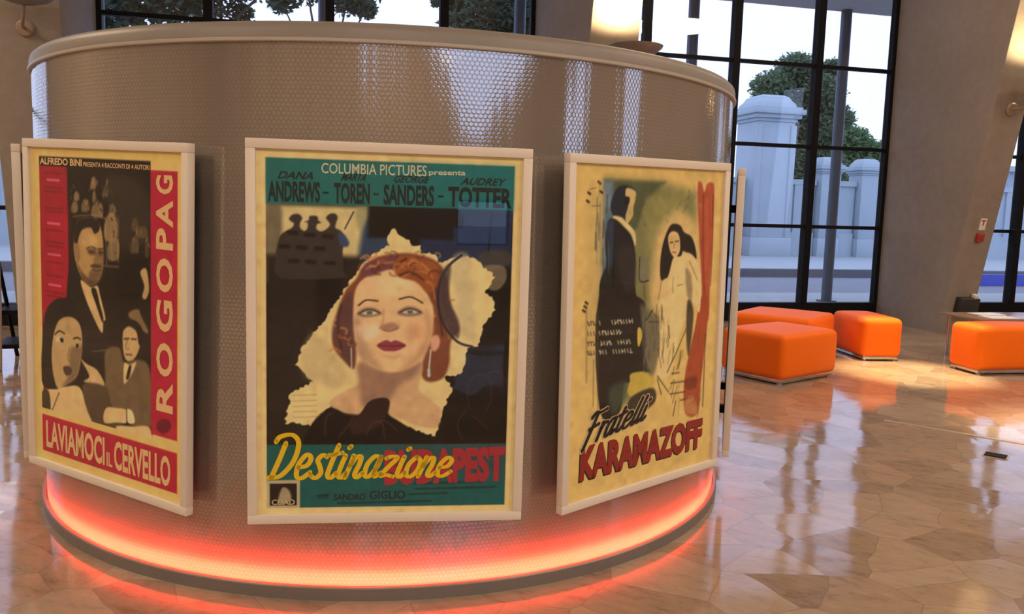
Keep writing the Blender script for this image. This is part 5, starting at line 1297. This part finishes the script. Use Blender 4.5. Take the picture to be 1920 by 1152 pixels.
# walled garden across the road
def pier(s, n, w, h, label, tall):
    o = LT(Vector((s, n, 0))); e = empty('gate_pier', o, rad(14), label=label, cat='gate pier', group='stone piers across the road')
    bm = BM(); hw = w / 2
    box(bm, -hw * 1.12, hw * 1.12, -hw * 1.12, hw * 1.12, -0.02, 0.7, None, 0.03); box(bm, -hw, hw, -hw, hw, 0.7, h * .83, None, 0.02)
    if tall:
        for sx in (-1, 1): box(bm, sx * hw * .92 - .12, sx * hw * .92 + .12, -hw * 1.06, -hw * .9, 0.7, h * .81, None, 0.02)
    obj('shaft', bm, MAT['stone'], e, 30)
    bm = BM(); zc = h * .83
    for k, (g, t0, t1) in enumerate(((1.08, 0, .02), (1.22, .02, .045), (1.36, .045, .075), (1.24, .075, .09))): box(bm, -hw * g, hw * g, -hw * g, hw * g, zc + t0 * h, zc + t1 * h, None, 0.02)
    obj('cornice', bm, MAT['stone'], e, 30)
    bm = BM(); r = [(1.02, .09), (.98, .112), (.84, .132), (.74, .155), (.56, .168), (.0, .17)]; z_ = [zc + q * h for _, q in r]
    rings = [[bm.verts.new((sx * hw * g, sy * hw * g, z)) for sx, sy in ((-1, -1), (1, -1), (1, 1), (-1, 1))] for (g, _), z in zip(r[:-1], z_)]
    for A, B in zip(rings, rings[1:]):
        for i in range(4): bm.faces.new((A[i], A[(i + 1) % 4], B[(i + 1) % 4], B[i]))
    bm.faces.new(rings[-1]); bm.faces.new(rings[0][::-1]); obj('cap', bm, MAT['stone'], e, 30)
    return e
NW = -18.2
pier(8.52, NW, 1.55, 6.05, 'tall pale stone gate pier across the road with a broad moulded cap', True)
pier(13.03, NW, 0.85, 3.85, 'smaller pale stone pier across the road, right of the steel post', False)
pier(11.25, NW, 0.85, 3.85, 'smaller pale stone pier across the road, left of the steel post', False)
pier(15.38, NW, 0.85, 3.85, 'smaller pale stone pier across the road, hidden in part by the dark pillar', False)
cuts = [(-40, None)] + sorted([(8.52, .90), (13.03, .50), (11.25, .50), (15.38, .50)]) + [(60, None)]
for (a, ha), (b, hb) in zip(cuts, cuts[1:]):
    a = a + (ha or 0); b = b - (hb or 0)
    bm = BM(); box(bm, a, b, NW - .2, NW + .2, -0.02, 0.9, LT); box(bm, a, b, NW - .12, NW + .12, 0.9, 2.75, LT); box(bm, a, b, NW - .22, NW + .22, 2.75, 2.95, LT)
    s_ = a + .4
    while s_ < b - .5: box(bm, s_, s_ + .35, NW + .1, NW + .2, 0.9, 2.75, LT); s_ += 1.15
    struct('garden_wall', bm, MAT['stone'])
bb = BM(); box(bb, -1.3, 1.3, -0.04, 0.04, 0.0, 0.30, None, 0.01); o = obj('road_barrier', bb, MAT['blue']); o.location = LT(Vector((9.35, -7.0, -0.12))); o.rotation_euler = (0, 0, rad(14)); tag(o, 'low blue barrier on the road outside the window at the right edge', 'barrier')
h_ = empty('house', LT(Vector((30.0, -30.0, 0))), rad(14), label='pale blue-grey house far behind the window at the right edge', cat='house')
bm = BM(); box(bm, -3.5, 3.5, -3, 3, -0.02, 4.2); obj('wall', bm, MAT['build'], h_)
bm = BM(); box(bm, -3.8, 3.8, -3.3, 3.3, 4.2, 4.5, None, .03); obj('roof', bm, MAT['stone'], h_)

def tree(base, h_trunk, blobs, leafmat, n, size, label, seed, tr=0.16):
    rn = random.Random(seed)
    e = empty('tree', base, label=label, cat='tree', group='trees outside the windows')
    bm = BM(); tops = []
    tube(bm, [(0, 0, -0.05), (0.05, 0.02, h_trunk * .5), (-0.04, 0.05, h_trunk), (0.02, 0, h_trunk + 1.2)], [tr * 1.2, tr, tr * .8, tr * .3], 9)
    for (cx, cy, cz, r) in blobs: tube(bm, [(0, 0, h_trunk * .75), (cx * .5, cy * .5, (h_trunk + cz) * .5), (cx, cy, cz)], [tr * .5, tr * .3, tr * .1], 6)
    obj('trunk', bm, MAT['bark'], e, 60)
    V, F = [], []
    tot = sum(b[3] ** 2 for b in blobs)
    for (cx, cy, cz, r) in blobs:
        for _ in range(int(n * r * r / tot)):
            d = Vector((rn.gauss(0, 1), rn.gauss(0, 1), rn.gauss(0, 1))).normalized(); k = r * (rn.random() ** 0.45) * (0.86 + 0.28 * rn.random())
            p = Vector((cx, cy, cz)) + Vector((d.x * k, d.y * k, d.z * k * .8))
            a = Vector((rn.gauss(0, 1), rn.gauss(0, 1), rn.gauss(0, .6))).normalized(); b = a.cross(Vector((rn.gauss(0, 1), rn.gauss(0, 1), rn.gauss(0, 1)))).normalized()
            L = size * (0.6 + 0.8 * rn.random()); a *= L; b *= L * .42; i = len(V)
            V += [p - a, p + b, p + a, p - b]; F.append((i, i + 1, i + 2, i + 3))
    me = D.meshes.new('crown'); me.from_pydata([tuple(v) for v in V], [], F); link('crown', me, leafmat, e)
    return e
def blobs(seed, n, rx, ry, z0, z1, r0, r1):
    rn = random.Random(seed); out = []
    for _ in range(n): out.append((rn.uniform(-rx, rx), rn.uniform(-ry, ry), rn.uniform(z0, z1), rn.uniform(r0, r1)))
    return out
tree((12.7, 40.0, 0), 3.0, [(-0.9, 0, 7.4, 1.0), (0.3, .3, 8.3, 1.0), (1.3, 0, 7.2, 1.2), (-.3, .2, 6.0, 1.4), (1.2, .3, 5.4, 1.4), (.2, 0, 4.2, 1.3), (1.9, 0, 8.4, .55), (2.3, .2, 6.1, .8), (1.7, 0, 3.6, 1.2)], MAT['leafa'], 26000, 0.125, 'tall green tree rising behind the broad-capped stone pier', 3)
tree((18.72, 47.52, 0), 2.32, [(-0.24, 0.0, 5.68, 1.14), (1.08, 0.24, 4.96, 1.08), (-1.2, 0.12, 4.72, 1.08), (0.24, 0.0, 4.0, 1.44), (2.04, 0.0, 4.48, 0.84)], MAT['leafb'], 13000, 0.150, 'rounded green tree beside the dark pillar, right of the steel post', 4)
tree((25.81, 56.55, 0), 2.47, [(-0.87, 0.0, 5.95, 1.16), (0.72, 0.29, 6.39, 1.45), (0.29, 0.0, 4.5, 1.59)], MAT['leafb'], 8000, 0.181, 'low green tree mostly behind the dark pillar', 6)
tree((0.2, 22.5, 0), 3.0, [(-1.3, 0, 6.1, 1.0), (-.6, .5, 5.3, 1.1), (.2, .2, 6.6, 1.3), (.6, 0, 5.2, 1.0), (-1.2, .4, 7.4, .9), (-.2, .3, 4.4, .9), (-2.0, 0, 6.9, .5)], MAT['leafc'], 22000, 0.10, 'dense dark green tree just left of the central pillar', 7)
tree((-8.6, 20.5, 0), 4.0, [(-1.5, 0, 6.2, 1.2), (-.3, .4, 6.5, 1.2), (.9, .2, 6.5, 1.0), (2.0, 0, 6.9, .9), (-1.6, .4, 5.3, .8), (3.0, .2, 7.0, .8), (.2, 0, 7.6, 1.2), (1.9, .3, 6.0, .35)], MAT['leafc'], 16000, 0.09, 'spreading dark pine outside the left end of the upper window', 8)
tree((-6.21, 27.81, 0), 4.84, [(-0.68, 0.0, 8.76, 1.08), (0.68, 0.27, 8.35, 0.94), (0.14, 0.0, 9.7, 1.22), (-1.49, 0.27, 7.95, 0.47), (1.22, 0.14, 7.81, 0.41)], MAT['leafc'], 9000, 0.108, 'thin pine with hanging branches outside the middle of the upper window', 9)
bpy.context.view_layer.update()
